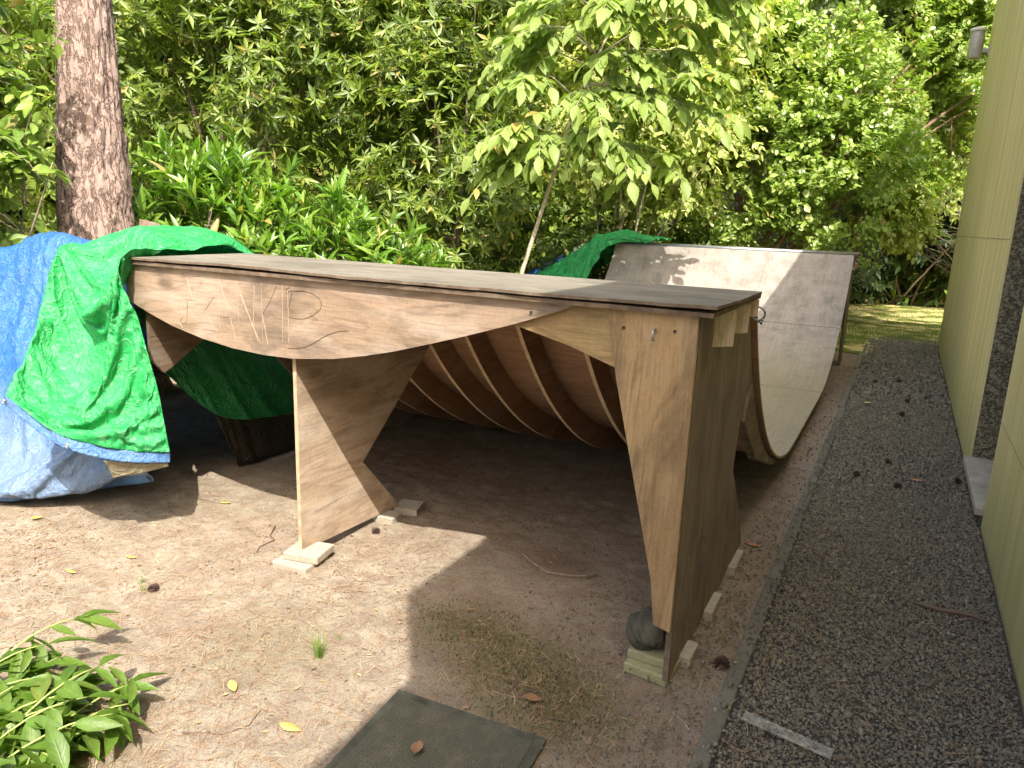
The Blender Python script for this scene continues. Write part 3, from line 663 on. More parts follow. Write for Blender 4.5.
# gravel stones
def stones(n, x0, x1, y0, y1, s0, s1, ys=None, flat=.62):
    import bmesh
    bm = bmesh.new(); bmesh.ops.create_icosphere(bm, subdivisions=1, radius=1)
    bv = np.array([v.co[:] for v in bm.verts]); bf = np.array([[v.index for v in f.verts] for f in bm.faces]); bm.free()
    P = np.stack([R.uniform(x0, x1, n), (R.uniform(y0, y1, n) if ys is None else ys), np.zeros(n)], -1)
    s = R.uniform(s0, s1, n)*np.exp(R.normal(0, .25, n))
    V = np.repeat(bv[None], n, 0)*(1 + R.normal(0, .17, (n, len(bv), 1)))
    V = V*np.stack([R.uniform(.75, 1.3, n), R.uniform(.75, 1.1, n), R.uniform(.5, .85, n)], -1)[:, None]
    q = R.normal(0, 1, (n, 3, 3)); Q, _ = np.linalg.qr(q)
    V = np.einsum('nij,nkj->nki', Q, V)*s[:, None, None]
    P[:, 2] = s*.35 + R.uniform(0, .008, n)
    V = V + P[:, None]
    return V.reshape(-1, 3), (bf[None] + (np.arange(n)*len(bv))[:, None, None]).reshape(-1, 3)
def lift(vf, h): vf[0][:, 2] += h; return vf
parts = [stones(42000, .215, .985, -.7, 2.4, .0032, .0064), stones(13000, .215, .985, 2.4, 5, .0052, .009), stones(4500, .215, .985, 5, 8.8, .011, .017),
         stones(900, .0, .15, -.6, 6.5, .003, .006), lift(stones(650, .165, .235, -.7, 4, .0035, .007), .012), stones(160, .25, .95, -.6, 3, .006, .011), stones(1500, -.45, .12, -.6, .5, .0016, .0042), stones(900, .0, .15, -.6, 2.5, .0018, .004), stones(500, .3, 1.0, 8.4, 9.2, .012, .02)]
V = []; F = []; off = 0
for v, f in parts: V.append(v); F.append(f+off); off += len(v)
o = npmesh('gravel', np.concatenate(V), np.concatenate(F), STONES); tag(o, 'dark purplish grey gravel filling the path', 'gravel', kind='stuff')

# pine needles and crumbs
def needles(n, xf, yf, l0, l1, w):
    x = xf(n); y = yf(n); z = gz(x, y) + R.uniform(.002, .007, n); a = R.uniform(0, 6.28, n); L = R.uniform(l0, l1, n); b = R.normal(0, .35, n)
    d = np.stack([np.cos(a), np.sin(a), R.normal(0, .06, n)], -1); d2 = np.stack([np.cos(a+b), np.sin(a+b), R.normal(0, .06, n)], -1)
    s = np.stack([-np.sin(a), np.cos(a), 0*a], -1)*(w*R.uniform(.6, 1.4, n))[:, None]
    p0 = np.stack([x, y, z], -1); p1 = p0 + d*(L*.5)[:, None]; p2 = p1 + d2*(L*.5)[:, None]
    up = np.array([0, 0, .0012])
    V = np.stack([p0-s, p0+s, p1-s+up, p1+s+up, p2-s*.6, p2+s*.6], 1)
    F = np.array([[0,1,3,2],[2,3,5,4]])[None] + (np.arange(n)*6)[:, None, None]
    return V.reshape(-1, 3), F.reshape(-1, 4)
v1, f1 = needles(24000, lambda n: R.uniform(-3.6, .16, n), lambda n: -1.2+4.2*R.random(n)**1.5, .02, .07, .0007)
v2, f2 = needles(900, lambda n: R.uniform(.2, .99, n), lambda n: -.6+4*R.random(n)**1.3, .03, .09, .0008); v2[:, 2] += .016
v3, f3 = needles(90, lambda n: R.normal(-.42, .28, n), lambda n: R.normal(-.15, .18, n), .03, .09, .0009)
V = np.concatenate([v1, v2, v3]); F = np.concatenate([f1, f2+len(v1), f3+len(v1)+len(v2)])
tag(npmesh('pine_needle_litter', V, F, NEEDLE), 'dry pine needles strewn over the bare soil', 'needles', kind='stuff')
def crumbs(n):
    x = R.uniform(-3.4, .15, n); y = -1.2+3.6*R.random(n)**1.5
    m = fbm(x*2.3+3, y*2.3+8, 3); k = R.random(n) < np.clip((m-.33)*3.5, .08, 1); x = x[k]; y = y[k]; n = len(x)
    s = R.uniform(.0015, .006, n)*np.exp(R.normal(0,.3,n)); z = gz(x, y)+.002; a = R.uniform(0, 6.28, n)
    base = np.array([[-1,-.5,0],[.9,-.6,0],[1,.5,0],[-.8,.6,0],[0,0,.7]])
    ca, sa = np.cos(a), np.sin(a)
    V = base[None]*np.stack([s, s*.7, s*R.uniform(.3,.9,n)], -1)[:, None]
    V = np.stack([V[...,0]*ca[:,None]-V[...,1]*sa[:,None], V[...,0]*sa[:,None]+V[...,1]*ca[:,None], V[...,2]], -1) + np.stack([x, y, z], -1)[:, None]
    F = np.array([[0,1,4],[1,2,4],[2,3,4],[3,0,4]])[None] + (np.arange(n)*5)[:, None, None]
    return V.reshape(-1, 3), F.reshape(-1, 3)
v, f = crumbs(34000); tag(npmesh('bark_litter', v, f, CRUMB), 'brown bark crumbs scattered over the soil', 'bark litter', kind='stuff')
# dry leaf fragments
n = 520; x = R.uniform(-3.4, .14, n); y = -1.1+3.4*R.random(n)**1.5; z = gz(x, y)+.004; a = R.uniform(0, 6.28, n); T_, F_ = np.array([(0,0,.1),(.45,.5,.25),(1,0,.15),(.5,-.5,.3),(.5,0,-.05)]), np.array([(0,1,4),(1,2,4),(2,3,4),(3,0,4)])
L_ = R.uniform(.008, .026, n); W_ = L_*R.uniform(.3, .7, n); ca, sa = np.cos(a)[:,None], np.sin(a)[:,None]
lx = T_[None,:,0]*L_[:,None]; ly = T_[None,:,1]*W_[:,None]; lz = T_[None,:,2]*(L_*R.uniform(.1,.9,n))[:,None]
V = np.stack([lx*ca-ly*sa+x[:,None], lx*sa+ly*ca+y[:,None], lz+z[:,None]], -1); F = F_[None]+(np.arange(n)*5)[:,None,None]
tag(npmesh('leaf_litter', V.reshape(-1,3), F.reshape(-1,3), islands('dry_leaf_bits', [(.30,.19,.10),(.42,.29,.15),(.22,.14,.085),(.5,.38,.2),(.34,.22,.12)], .7)), 'curled dry leaf fragments scattered on the bare soil', 'leaf litter', kind='stuff')
# moss
n = 5200; k = R.integers(0, 3, n); cx = np.array([-.42,-.72,-.22])[k]; cy = np.array([-.16,-.05,-.28])[k]
x = cx+R.normal(0,.13,n); y = cy+R.normal(0,.10,n); z = gz(x, y); a = R.uniform(0,6.28,n); w = R.uniform(.001,.0022,n); hgt = R.uniform(.004,.013,n)
s = np.stack([np.cos(a), np.sin(a), 0*a], -1)*w[:,None]; b = np.stack([x,y,z], -1)
MOSS = leafmat('moss_blades', [(.08,.09,.025),(.115,.105,.035),(.065,.08,.022),(.115,.09,.045)], .8, .2, .1)
tag(npmesh('moss', np.stack([b-s, b+s, b+np.stack([R.normal(0,.005,n), R.normal(0,.005,n), hgt], -1)], 1).reshape(-1,3), np.arange(3*n).reshape(-1,3), MOSS), 'olive moss growing on shaded soil beside the door mat', 'moss', kind='stuff')

# ------------------------------------------------------------------ door mat
def mat_material():
    t = NT('ribbed_green_grey_mat'); o = t.obj()
    w = t.n('TexWave', Vector=o, Scale=44.0, _wave_type='BANDS', _bands_direction='X', Distortion=.4).outputs['Fac']
    w2 = t.n('TexWave', Vector=o, Scale=44.0, _wave_type='BANDS', _bands_direction='Y', Distortion=.4).outputs['Fac']
    n = t.noise(o, 14, 6, .7); k = t.math('MULTIPLY', w, w2)
    c = t.mix(t.ramp(k, [(.2, 0.0), (.6, 1.0)]), (.085,.085,.06), (.135,.13,.095))
    c = t.mix(t.math('MULTIPLY', t.ramp(n, [(.46, 0.0), (.66, 1.0)]), .75), c, (.15,.128,.09))
    return t.done(t.pbsdf(c, .9, t.bump(k, .6, .004), spec=.15))
dm = thing('door_mat', 'worn grey-green ribbed door mat half sunk in the soil', 'mat', (-.222, -.425, .002), math.atan2(-.425+.464, -.222+.706))
MB().box(-.462, -.028, -.80, -.030, 0, .010).build('pile', mat_material(), dm, bevel=.003)
MB().prism([(-.49,0),(0,0),(0,-.84),(-.49,-.84)], 'z', -.004, .007, 0, 0).build('border', plain('mat_rubber_border', (.095,.097,.07), .8, vary=.3, scale=20), dm, bevel=.002)

# ------------------------------------------------------------------ leaves machinery
def leaf_template(kind):
    # returns (t, s, h) per vertex, faces
    if kind == 'small':
        T = [(0,0,0),(.42,1,.0),(.42,-1,.0),(.42,0,-.16),(1,0,-.12)]
        F = [(0,1,3),(0,3,2),(1,4,3),(3,4,2)]
    elif kind == 'oval':
        T = [(.5,0,-.14),(0,0,0),(.22,.72,.02),(.6,.92,.02),(1,0,-.10),(.6,-.92,.02),(.22,-.72,.02)]; F = [(0,1,2),(0,2,3),(0,3,4),(0,4,5),(0,5,6),(0,6,1)]
    elif kind == 'tiny':
        T = [(0,0,0),(.5,1,.05),(1,0,0),(.5,-1,.05)]; F = [(0,1,2),(0,2,3)]
    else:  # big
        ts = [0,.16,.38,.62,.84,1]; ws = [.06,.62,1,.86,.42,.03]; T = []; F = []
        for i, (t, w) in enumerate(zip(ts, ws)):
            dr = -.30*t*t
            T += [(t, -w, .12*w+dr), (t, 0, dr), (t, w, .12*w+dr)]
        for i in range(5):
            a = i*3; F += [(a, a+1, a+4, a+3), (a+1, a+2, a+5, a+4)]
    return np.array(T, float), np.array(F)
def unit(v): return v/(np.linalg.norm(v, axis=-1, keepdims=True)+1e-9)
def leaf_verts(P, D, N, L, Wd, kind):
    T, F = leaf_template(kind)
    D = unit(D); N = unit(N - D*np.sum(N*D, -1, keepdims=True)); B = np.cross(N, D)
    L = np.broadcast_to(L, (len(P),)); Wd = np.broadcast_to(Wd, (len(P),))
    V = (P[:, None] + D[:, None]*(T[None, :, 0:1]*L[:, None, None]) + B[:, None]*(T[None, :, 1:2]*Wd[:, None, None]*.5)
         + N[:, None]*(T[None, :, 2:3]*L[:, None, None]*.6))
    FF = F[None] + (np.arange(len(P))*len(T))[:, None, None]
    return V.reshape(-1, 3), FF.reshape(-1, F.shape[1])

def rnd_dirs(n): return unit(R.normal(0, 1, (n, 3)))
def crown_points(ell, n, shell=.62, clump=0, csize=.22):
    """twig tips in a union of ellipsoids, biased to their shells and bunched in clumps; returns positions, outward dirs"""
    ell = np.array(ell, float); vol = ell[:, 3]*ell[:, 4] + ell[:, 4]*ell[:, 5] + ell[:, 3]*ell[:, 5]
    if clump:
        k = R.choice(len(ell), clump, p=vol/vol.sum()); d = rnd_dirs(clump); r = (shell + (1-shell)*R.random(clump)**.6)
        c = ell[k, :3] + d*ell[k, 3:]*r[:, None]; cr = R.uniform(.6, 1.3, clump)*csize
        j = R.integers(0, clump, n)
        P = c[j] + R.normal(0, 1, (n, 3))*cr[j][:, None]*np.array([1, 1, .75]); O = unit(unit(d[j]/ell[k[j], 3:]) + .5*unit(P-c[j]))
    else:
        k = R.choice(len(ell), n, p=vol/vol.sum()); d = rnd_dirs(n); r = shell + (1-shell)*R.random(n)**.6
        P = ell[k, :3] + d*ell[k, 3:]*r[:, None]; O = unit(d/ell[k, 3:])
    return P, O

def foliage(tips, out, style, L, Wd, per, kind, up=.4, droop=.2, jit=.35, spread=.25):
    n = len(tips); ax = unit(out*.8 + np.array([0, 0, up]) + R.normal(0, jit, (n, 3)))
    e1 = unit(np.cross(ax, R.normal(0, 1, (n, 3)))); e2 = np.cross(ax, e1)
    i = np.repeat(np.arange(n), per); m = len(i); q = np.tile(np.arange(per), n)
    ph = q*2.39996 + R.normal(0, .25, m)
    rad_ = e1[i]*np.cos(ph)[:, None] + e2[i]*np.sin(ph)[:, None]
    if style == 'whorl':
        el = R.normal(.25, .22, m); P = tips[i] - ax[i]*(R.random(m)*spread*.35)[:, None]
        D = rad_*np.cos(el)[:, None] + ax[i]*np.sin(el)[:, None] - np.array([0, 0, droop]); N = ax[i]*np.cos(el)[:, None] - rad_*np.sin(el)[:, None]
    elif style == 'upright':
        el = R.normal(.98, .22, m); P = tips[i] - ax[i]*(q/per*spread)[:, None]
        D = rad_*np.cos(el)[:, None] + ax[i]*np.sin(el)[:, None]; N = ax[i]*np.cos(el)[:, None] - rad_*np.sin(el)[:, None]
    elif style == 'spray':   # two-ranked leaves along a drooping twig
        sgn = np.where(q % 2 == 0, 1, -1)[:, None]; P = tips[i] - ax[i]*(q/per*spread)[:, None] - np.array([0, 0, 1])*((1-q/per)**2*spread*.25)[:, None]
        D = ax[i]*.55 + e1[i]*sgn*.8 + R.normal(0, .25, (m, 3)) - np.array([0, 0, droop]); N = np.array([0, 0, 1.0]) + .6*out[i] + R.normal(0, .35, (m, 3))
    else:                    # loose
        P = tips[i] + R.normal(0, spread*.5, (m, 3)); D = unit(out[i]*.6 + R.normal(0, .8, (m, 3)) - np.array([0, 0, droop])); N = np.array([0, 0, .9]) + out[i]*.7 + R.normal(0, .5, (m, 3))
    s = np.exp(R.normal(0, .28, m))
    return leaf_verts(P, D, N, L*s, Wd*s, kind)

def merge(parts):
    V = []; F = []; o = 0
    for v, f in parts: V.append(v); F.append(f+o); o += len(v)
    return np.concatenate(V), np.concatenate(F)

BARKS = plain('shrub_bark', (.30,.24,.17), .85, vary=.35, scale=40)
BARKP = plain('pale_stem_bark', (.50,.44,.31), .8, vary=.3, scale=50)
BARKR = plain('reddish_bark', (.30,.19,.125), .85, vary=.35, scale=30)
def branches(base, tips, name, mat, parent, r0=.03, nst=7, spread=.12, sub=10):
    m = MB(); base = Vector(base)
    for s in range(nst):
        b = base + Vector((R.normal(0, spread), R.normal(0, spread), 0))
        e = Vector(tips[R.integers(len(tips))]); mid = b.lerp(e, .5) + Vector((R.normal(0,.12), R.normal(0,.12), .25*(e-b).length*.5))
        pts = []
        for k in range(9):
            t = k/8; p = b*(1-t)**2 + mid*2*t*(1-t) + e*t*t
            pts.append(p + Vector(R.normal(0, .012, 3)))
        m.tube(pts, [r0*(1-.8*k/8) for k in range(9)], 6)
        for q in range(sub):
            t = R.uniform(.4, .95); k = int(t*8); p = pts[k]
            near = tips[R.integers(len(tips), size=30)]; e2 = Vector(near[np.argmin(np.linalg.norm(near-np.array(p), axis=1))])
            if (e2-p).length < 1.2:
                m.tube([p, p.lerp(e2, .5)+Vector((0,0,.04)), e2], [r0*.3, r0*.2, r0*.08], 4)
    return m.build(name, mat, parent, True)

def plant(name, label, cat, base, ell, style, L, Wd, n, per, kind, mat, clump=0, csize=.25, shell=.6, up=.4, droop=.2, spread=.25, jit=.35, bark=BARKS, stem='stem', r0=.025, nst=7, group=None, sub=10, flt=None):
    t = thing(name, label, cat, (base[0], base[1], 0), 0, group)
    b = np.array([base[0], base[1], 0])
    P, O = crown_points(ell, n, shell, clump, csize); k = P[:, 2] > .05; P, O = P[k], O[k]
    if flt is not None: k = flt(P); P, O = P[k], O[k]
    v, f = foliage(P-b, O, style, L, Wd, per, kind, up, droop, jit, spread)
    npmesh('crown', v, f, mat, t, leaf=kind)
    branches((0,0,0), P-b, stem, bark, t, r0, nst, sub=sub)
    return t

LF_RHODO = leafmat('rhododendron_leaf', [(0.071,0.124,0.014), (0.112,0.182,0.019), (0.159,0.232,0.023), (0.237,0.298,0.036), (0.087,0.138,0.019)], .36, .28, .5)
LF_LAUREL = leafmat('cherry_laurel_leaf', [(0.074,0.170,0.019), (0.120,0.251,0.025), (0.175,0.310,0.034), (0.222,0.330,0.051), (0.092,0.199,0.022)], .26, .32, .6, vein=True)
LF_WALNUT = leafmat('walnut_leaf', [(0.178,0.267,0.057), (0.243,0.332,0.076), (0.281,0.359,0.099), (0.206,0.304,0.057)], .45, .4, .4, vein=True)
LF_SMALL = leafmat('small_bright_leaf', [(0.196,0.299,0.047), (0.276,0.391,0.068), (0.345,0.448,0.105), (0.425,0.494,0.189), (0.218,0.333,0.053)], .30, .36, .75)
LF_BEECH = leafmat('pale_undershrub_leaf', [(0.239,0.330,0.056), (0.399,0.458,0.131), (0.559,0.572,0.230), (0.319,0.395,0.088)], .45, .4, .4)
LF_LEFT = leafmat('glossy_ovate_leaf', [(0.121,0.208,0.033), (0.203,0.312,0.050), (0.284,0.390,0.077), (0.162,0.260,0.039)], .35, .3, .5, vein=True)
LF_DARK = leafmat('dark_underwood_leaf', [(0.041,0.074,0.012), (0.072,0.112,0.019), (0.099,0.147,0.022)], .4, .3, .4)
LF_SHADE = leafmat('shaded_laurel_leaf', [(.022,.045,.010), (.04,.07,.014), (.055,.085,.018)], .45, .25, .3)  # dark greens hold the shade of the tree crown above
LF_OLIVE = leafmat('olive_grey_leaf', [(.24,.25,.09), (.32,.32,.14), (.28,.27,.10)], .6, .3, .3)
LF_CONIF = leafmat('blue_green_needles', [(0.156,0.207,0.121), (0.240,0.287,0.187), (0.336,0.368,0.264), (0.120,0.172,0.088)], .6, .15, .3)
LF_WOOD = leafmat('woodland_leaf', [(0.088,0.138,0.022), (0.157,0.227,0.031), (0.229,0.308,0.048), (0.124,0.179,0.024)], .5, .3, .3)

# woodland mass far behind everything
wp = [(-17,-3), (-15.5,4), (-12,10), (-7,14.5), (-1,16.5), (6,16.5)]
ell = []
for (a, b) in zip(wp, wp[1:]):
    for k in range(4):
        t = k/4; x = a[0]+(b[0]-a[0])*t; y = a[1]+(b[1]-a[1])*t
        ell += [(x, y, 1.6, 1.5, 1.3, 2.0), (x+.5, y+.6, 4.6, 1.7, 1.3, 2.2), (x, y+.3, 7.2, 1.6, 1.2, 1.8)]
P, O = crown_points(ell, 15000, .5, 1200, .5); P[:, 2] = np.maximum(P[:, 2], .1)
v, f = foliage(P, O, 'loose', .20, .11, 7, 'small', .2, .3, .4, .55)
tag(npmesh('woodland', v, f, LF_WOOD), 'dense dark green woodland closing off the garden behind the shrubs', 'woods', kind='stuff')
# dense inner mass of the wood (dark shaded stems and leaves deeper in)
P, O = crown_points([(x+.0, y+1.6, z, 2.4, 1.0, 2.6) for (x, y) in [(wp[i][0]+(wp[i+1][0]-wp[i][0])*k/3, wp[i][1]+(wp[i+1][1]-wp[i][1])*k/3) for i in range(5) for k in range(3)] for z in (1.5, 4.5, 7.5)], 11000, .2, 0)
v, f = foliage(P, O, 'loose', .5, .34, 4, 'small', .1, .2, .5, .7)
tag(npmesh('woodland', v, f, LF_WOOD), 'deeper shaded layer of woodland foliage behind the garden', 'woods', kind='stuff')

# ------------------------------------------------------------------ pine trunk
def bark_material():
    t = NT('pine_bark'); o = t.obj()
    wob = t.n('TexNoise', Vector=o, Scale=5.0, Detail=4.0).outputs['Color']
    mp = t.mix(.06, o, wob)
    a = t.noise(t.mapping(mp, (17, 17, 3.2)), 1.0, 5, .6); b2 = t.noise(t.mapping(mp, (9, 9, 9), (4,2,7)), 1.0, 4, .6)
    n = t.noise(t.mapping(o, (1,1,.4)), 46, 6, .75); n2 = t.noise(o, 150, 4, .75); b = t.noise(o, 3.0, 5)
    va = t.math('ABSOLUTE', t.math('SUBTRACT', a, .5)); vb = t.math('ABSOLUTE', t.math('SUBTRACT', b2, .5))
    ca = t.ramp(va, [(.0, 0.0), (.05, 1.0)]); cb = t.ramp(vb, [(.0, 0.0), (.02, 1.0)])
    gate = t.ramp(t.noise(o, 7, 3), [(.45, 0.0), (.58, 1.0)])
    crack = t.math('MULTIPLY', t.math('ADD', t.math('MULTIPLY', ca, .75), .25), t.math('MAXIMUM', cb, gate))
    c = t.mix(t.ramp(n, [(.3, 0.0), (.7, 1.0)]), (.46,.335,.275), (.35,.245,.195))
    c = t.mix(t.math('MULTIPLY', t.ramp(b, [(.45, 0.0), (.65, 1.0)]), .5), c, (.37,.29,.24))
    c = t.mix(t.math('MULTIPLY', t.math('SUBTRACT', 1.0, crack), .9), c, (.095,.06,.045))
    c = t.mix(1.0, c, t.ramp(n2, [(.3, .72), (.65, 1.12)]), 'MULTIPLY')
    h = t.math('ADD', crack, t.math('ADD', t.math('MULTIPLY', n, .9), t.math('MULTIPLY', n2, .35)))
    return t.done(t.pbsdf(c, .95, t.bump(h, .8, .02), spec=.1))
pine = thing('pine_tree', 'thick leaning pine trunk with flaky reddish bark behind the tarps', 'tree', (-4.93, 1.31, 0))
nz = 150; na = 96; H_ = 9.0; V = []
for i in range(nz):
    t = i/(nz-1); z = t**1.5*H_
    r = .325*math.exp(-.19*z) + .16*math.exp(-z/.35); cx = -.18*z + .02; cy = .145*z
    if z > 4: cx += .04*(z-4)**1.3
    a = np.arange(na)/na*2*np.pi
    w = fbm(a*2.2+5, np.full(na, z*1.1), 3); 
    ridge = np.abs(((a*7+1.3*np.sin(z*2.1)+w*5) % 1)-.5)
    plate = np.clip(fbm(a*7+np.sin(a)*2, np.full(na, z*3.2), 4)-.35, 0, .4)
    rr = r + .075*plate - .022*(ridge < .10) + .006*fbm(a*30, np.full(na, z*14), 2)
    V += [(cx+rr[k]*math.cos(a[k]), cy+rr[k]*math.sin(a[k]), z-.05) for k in range(na)]
idx = np.arange(nz*na).reshape(nz, na); F = np.stack([idx[:-1], np.roll(idx, -1, 1)[:-1], np.roll(idx, -1, 1)[1:], idx[1:]], -1).reshape(-1, 4)
npmesh('trunk', np.array(V), F, bark_material(), pine, True)
# high crown, far above the picture
P, O = crown_points([(-1.2,1.2,9.5,1.8,1.8,1.2), (-2.6,1.9,8.6,1.2,1.2,.8)], 900, .4, 60, .3)
v, f = foliage(P, O, 'whorl', .13, .008, 14, 'tiny', .5, .1, .4, .1); npmesh('crown', v, f, LF_CONIF, pine)
m = MB()
for e in ((-.4,.6,9.2), (-2.3,2.2,9.0), (-1.4,2.4,9.8), (-2.8,1.2,8.6)): m.tube([(-1.45,1.1,7.6), tuple((Vector((-1.5,1.15,8.0))+Vector(e))/2), e], [.09,.06,.02], 7)
m.build('limb', BARKR, pine, True)
pl = MB().box(-.07, .07, -.02, .02, 0, 1.375).build('plank', plywood('old_plank', (.22,.15,.10), (.16,.105,.07), (.10,.07,.05), 'z'), None, bevel=.003)
pl.location = (-4.25, .93, 0); pl.rotation_euler = (-.10, .22, .5); tag(pl, 'brown plank end leaning against the pine trunk behind the tarp', 'plank')

# ------------------------------------------------------------------ shrubs and trees
plant('broadleaf_shrub', 'glossy broad leaved shrub left of the pine trunk', 'shrub', (-5.45,.75), [(-5.32,.72,2.5,.42,.45,.9), (-5.35,.72,1.5,.46,.45,.8), (-5.5,.7,.6,.45,.5,.55)], 'spray', .095, .048, 620, 12, 'big', LF_LEFT, 60, .17, up=.1, droop=.35, spread=.26, r0=.018)
plant('cherry_laurel', 'bright upright leaved laurel bush beside the pine trunk behind the ramp', 'shrub', (-5.1,2.35), [(-5.75,2.2,.75,.75,.5,.80), (-5.05,2.5,.95,.75,.5,.98), (-4.6,2.75,.9,.5,.45,.98)], 'upright', .155, .036, 1150, 9, 'big', LF_LAUREL, 170, .16, shell=.7, up=.9, droop=0, spread=.20, r0=.016, nst=14, jit=.25)
plant('cherry_laurel', 'lower laurel bush right of the larger laurel, behind the deck', 'shrub', (-4.0,3.1), [(-4.05,3.05,.75,.5,.45,.88), (-3.65,3.35,.55,.45,.4,.80)], 'upright', .15, .035, 520, 9, 'big', LF_LAUREL, 80, .15, shell=.7, up=.8, droop=0, spread=.20, r0=.016, nst=10, jit=.25)
plant('rhododendron', 'tall dark rhododendron behind the laurel and the pine trunk', 'shrub', (-7.2,4.8), [(-7.3,4.6,2.6,1.5,.9,1.7), (-8.6,3.8,2.4,1.3,1.0,2.2), (-6.2,5.3,3.3,1.2,.9,1.4), (-7.0,4.9,4.6,1.7,1.0,1.2), (-7.2,5.2,.9,1.6,.6,.9), (-9.6,3.0,4.2,1.3,1.0,1.5)], 'whorl', .125, .034, 4700, 9, 'small', LF_RHODO, 330, .22, shell=.72, up=.45, droop=.22, spread=.12, r0=.035, nst=14)
plant('rhododendron', 'rounded dark rhododendron left of the walnut sapling', 'shrub', (-4.9,5.7), [(-4.85,5.55,2.3,1.0,.75,1.35), (-5.3,5.7,3.7,1.0,.8,1.0), (-4.3,5.8,1.3,.9,.7,1.2), (-5.4,5.5,.9,.9,.6,.9), (-4.4,6.2,3.5,.7,.7,1.2)], 'whorl', .12, .031, 3700, 9, 'small', LF_RHODO, 240, .20, shell=.72, up=.5, droop=.25, spread=.12, r0=.03, nst=12)
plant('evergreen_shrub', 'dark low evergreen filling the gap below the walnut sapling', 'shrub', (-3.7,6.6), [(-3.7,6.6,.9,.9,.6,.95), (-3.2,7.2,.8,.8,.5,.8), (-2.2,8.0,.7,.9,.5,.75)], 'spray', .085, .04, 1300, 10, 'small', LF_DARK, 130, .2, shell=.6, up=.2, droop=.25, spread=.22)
# walnut sapling with large drooping pinnate leaves
wal = thing('walnut_sapling', 'young walnut tree with big drooping compound leaves overhanging the ramp', 'tree', (-2.95, 4.4, 0))
B0 = Vector((-2.95, 4.4, 0))
stems = [[(-2.95,4.4,0), (-2.9,4.45,.93), (-2.76,4.6,1.6), (-2.68,4.7,2.0), (-2.55,4.8,2.6), (-2.3,5.0,3.3), (-2.2,5.1,4.1)]]
brs = [((-2.68,4.7,2.0), (-3.05,4.35,2.22)), ((-2.68,4.7,2.0), (-2.35,4.5,2.25)), ((-2.6,4.75,2.4), (-1.5,4.8,2.75)), ((-2.45,4.9,2.9), (-3.1,4.7,3.0)), ((-2.4,4.9,3.0), (-1.5,4.95,3.3)),
       ((-2.3,5.0,3.3), (-2.95,5.0,3.6)), ((-2.25,5.05,3.6), (-1.6,5.1,3.9)), ((-2.3,5.0,3.2), (-2.1,4.5,3.3)), ((-2.55,4.8,2.6), (-2.9,4.45,2.75)), ((-2.2,5.1,4.0), (-2.5,5.1,4.5)), ((-2.3,5.0,3.3), (-1.3,5.0,3.7)), ((-2.45,4.9,2.9), (-2.0,4.5,2.9)), ((-2.5,4.8,2.6), (-2.2,4.3,2.55)), ((-2.4,4.9,3.0), (-2.7,4.5,3.2)), ((-2.3,5.0,3.3), (-1.8,4.7,3.45)), ((-2.25,5.0,3.5), (-2.5,4.6,3.7)), ((-2.5,4.8,2.7), (-1.95,4.6,2.55)), ((-2.6,4.75,2.3), (-2.1,4.6,2.1)), ((-2.45,4.9,2.9), (-1.75,5.2,3.05)), ((-2.68,4.7,2.0), (-2.75,4.3,2.3)), ((-2.2,5.1,3.9), (-1.4,5.3,4.2)), ((-2.25,5.05,3.6), (-1.2,5.2,3.4)), ((-2.5,4.85,2.75), (-1.35,5.0,2.45)), ((-2.6,4.75,2.3), (-1.7,4.95,1.95)), ((-2.68,4.7,2.0), (-3.1,4.5,1.95)), ((-2.4,4.95,3.0), (-3.0,4.9,3.3))]
m = MB(); m.tube([Vector(p)-B0 for p in stems[0]], [.026,.023,.020,.018,.015,.011,.006], 8); m.build('trunk', BARKP, wal, True)
m = MB(); tips = []
for a, b in brs:
    a = Vector(a); b = Vector(b); mid = a.lerp(b, .55) + Vector((0,0,.10))
    m.tube([a-B0, mid-B0, b-B0], [.010,.007,.004], 6)
    for t in (.45, .7, .9, 1.0, 1.0, 1.0, .85, .6): tips.append((a*(1-t)**2 + mid*2*t*(1-t) + b*t*t, (b-a).normalized()))
m.build('limb', BARKP, wal, True)
lv = []; rm = MB()
for p, d in tips:
    for q in range(2):
        if R.random() < .28: continue
        dr = Vector((d.x+R.normal(0,.7), d.y+R.normal(0,.7)-.15, R.normal(.25,.2))).normalized(); Lr = R.uniform(.30, .48)
        pts = [p + dr*Lr*t + Vector((0,0,-.55*Lr*t*t)) for t in np.linspace(0, 1, 7)]
        rm.tube([x-B0 for x in pts], .0022, 4)
        side = dr.cross(Vector((0,0,1))).normalized()
        for k in range(2, 7):
            tang = (pts[k]-pts[k-1]).normalized()
            for sg in ((1, -1) if k < 6 else (0,)):
                dd = tang*.55 + side*sg*.8 + Vector((0,0,-.32)) + Vector(R.normal(0,.13,3)) if sg else tang + Vector((0,0,-.25))
                nn = Vector((.2,-.35,1)) + side*sg*.25 + Vector(R.normal(0,.28,3))
                lv.append((pts[k]-B0, dd, nn, R.uniform(.11,.19)*(1.15 if not sg else 1)))
P = np.array([a[0][:] for a in lv]); D = np.array([a[1][:] for a in lv]); N = np.array([a[2][:] for a in lv]); L = np.array([a[3] for a in lv])
v, f = leaf_verts(P, D, N, L, L*.5, 'big'); npmesh('crown', v, f, LF_WALNUT, wal, leaf='big'); rm.build('leaf_stalks', BARKP, wal)

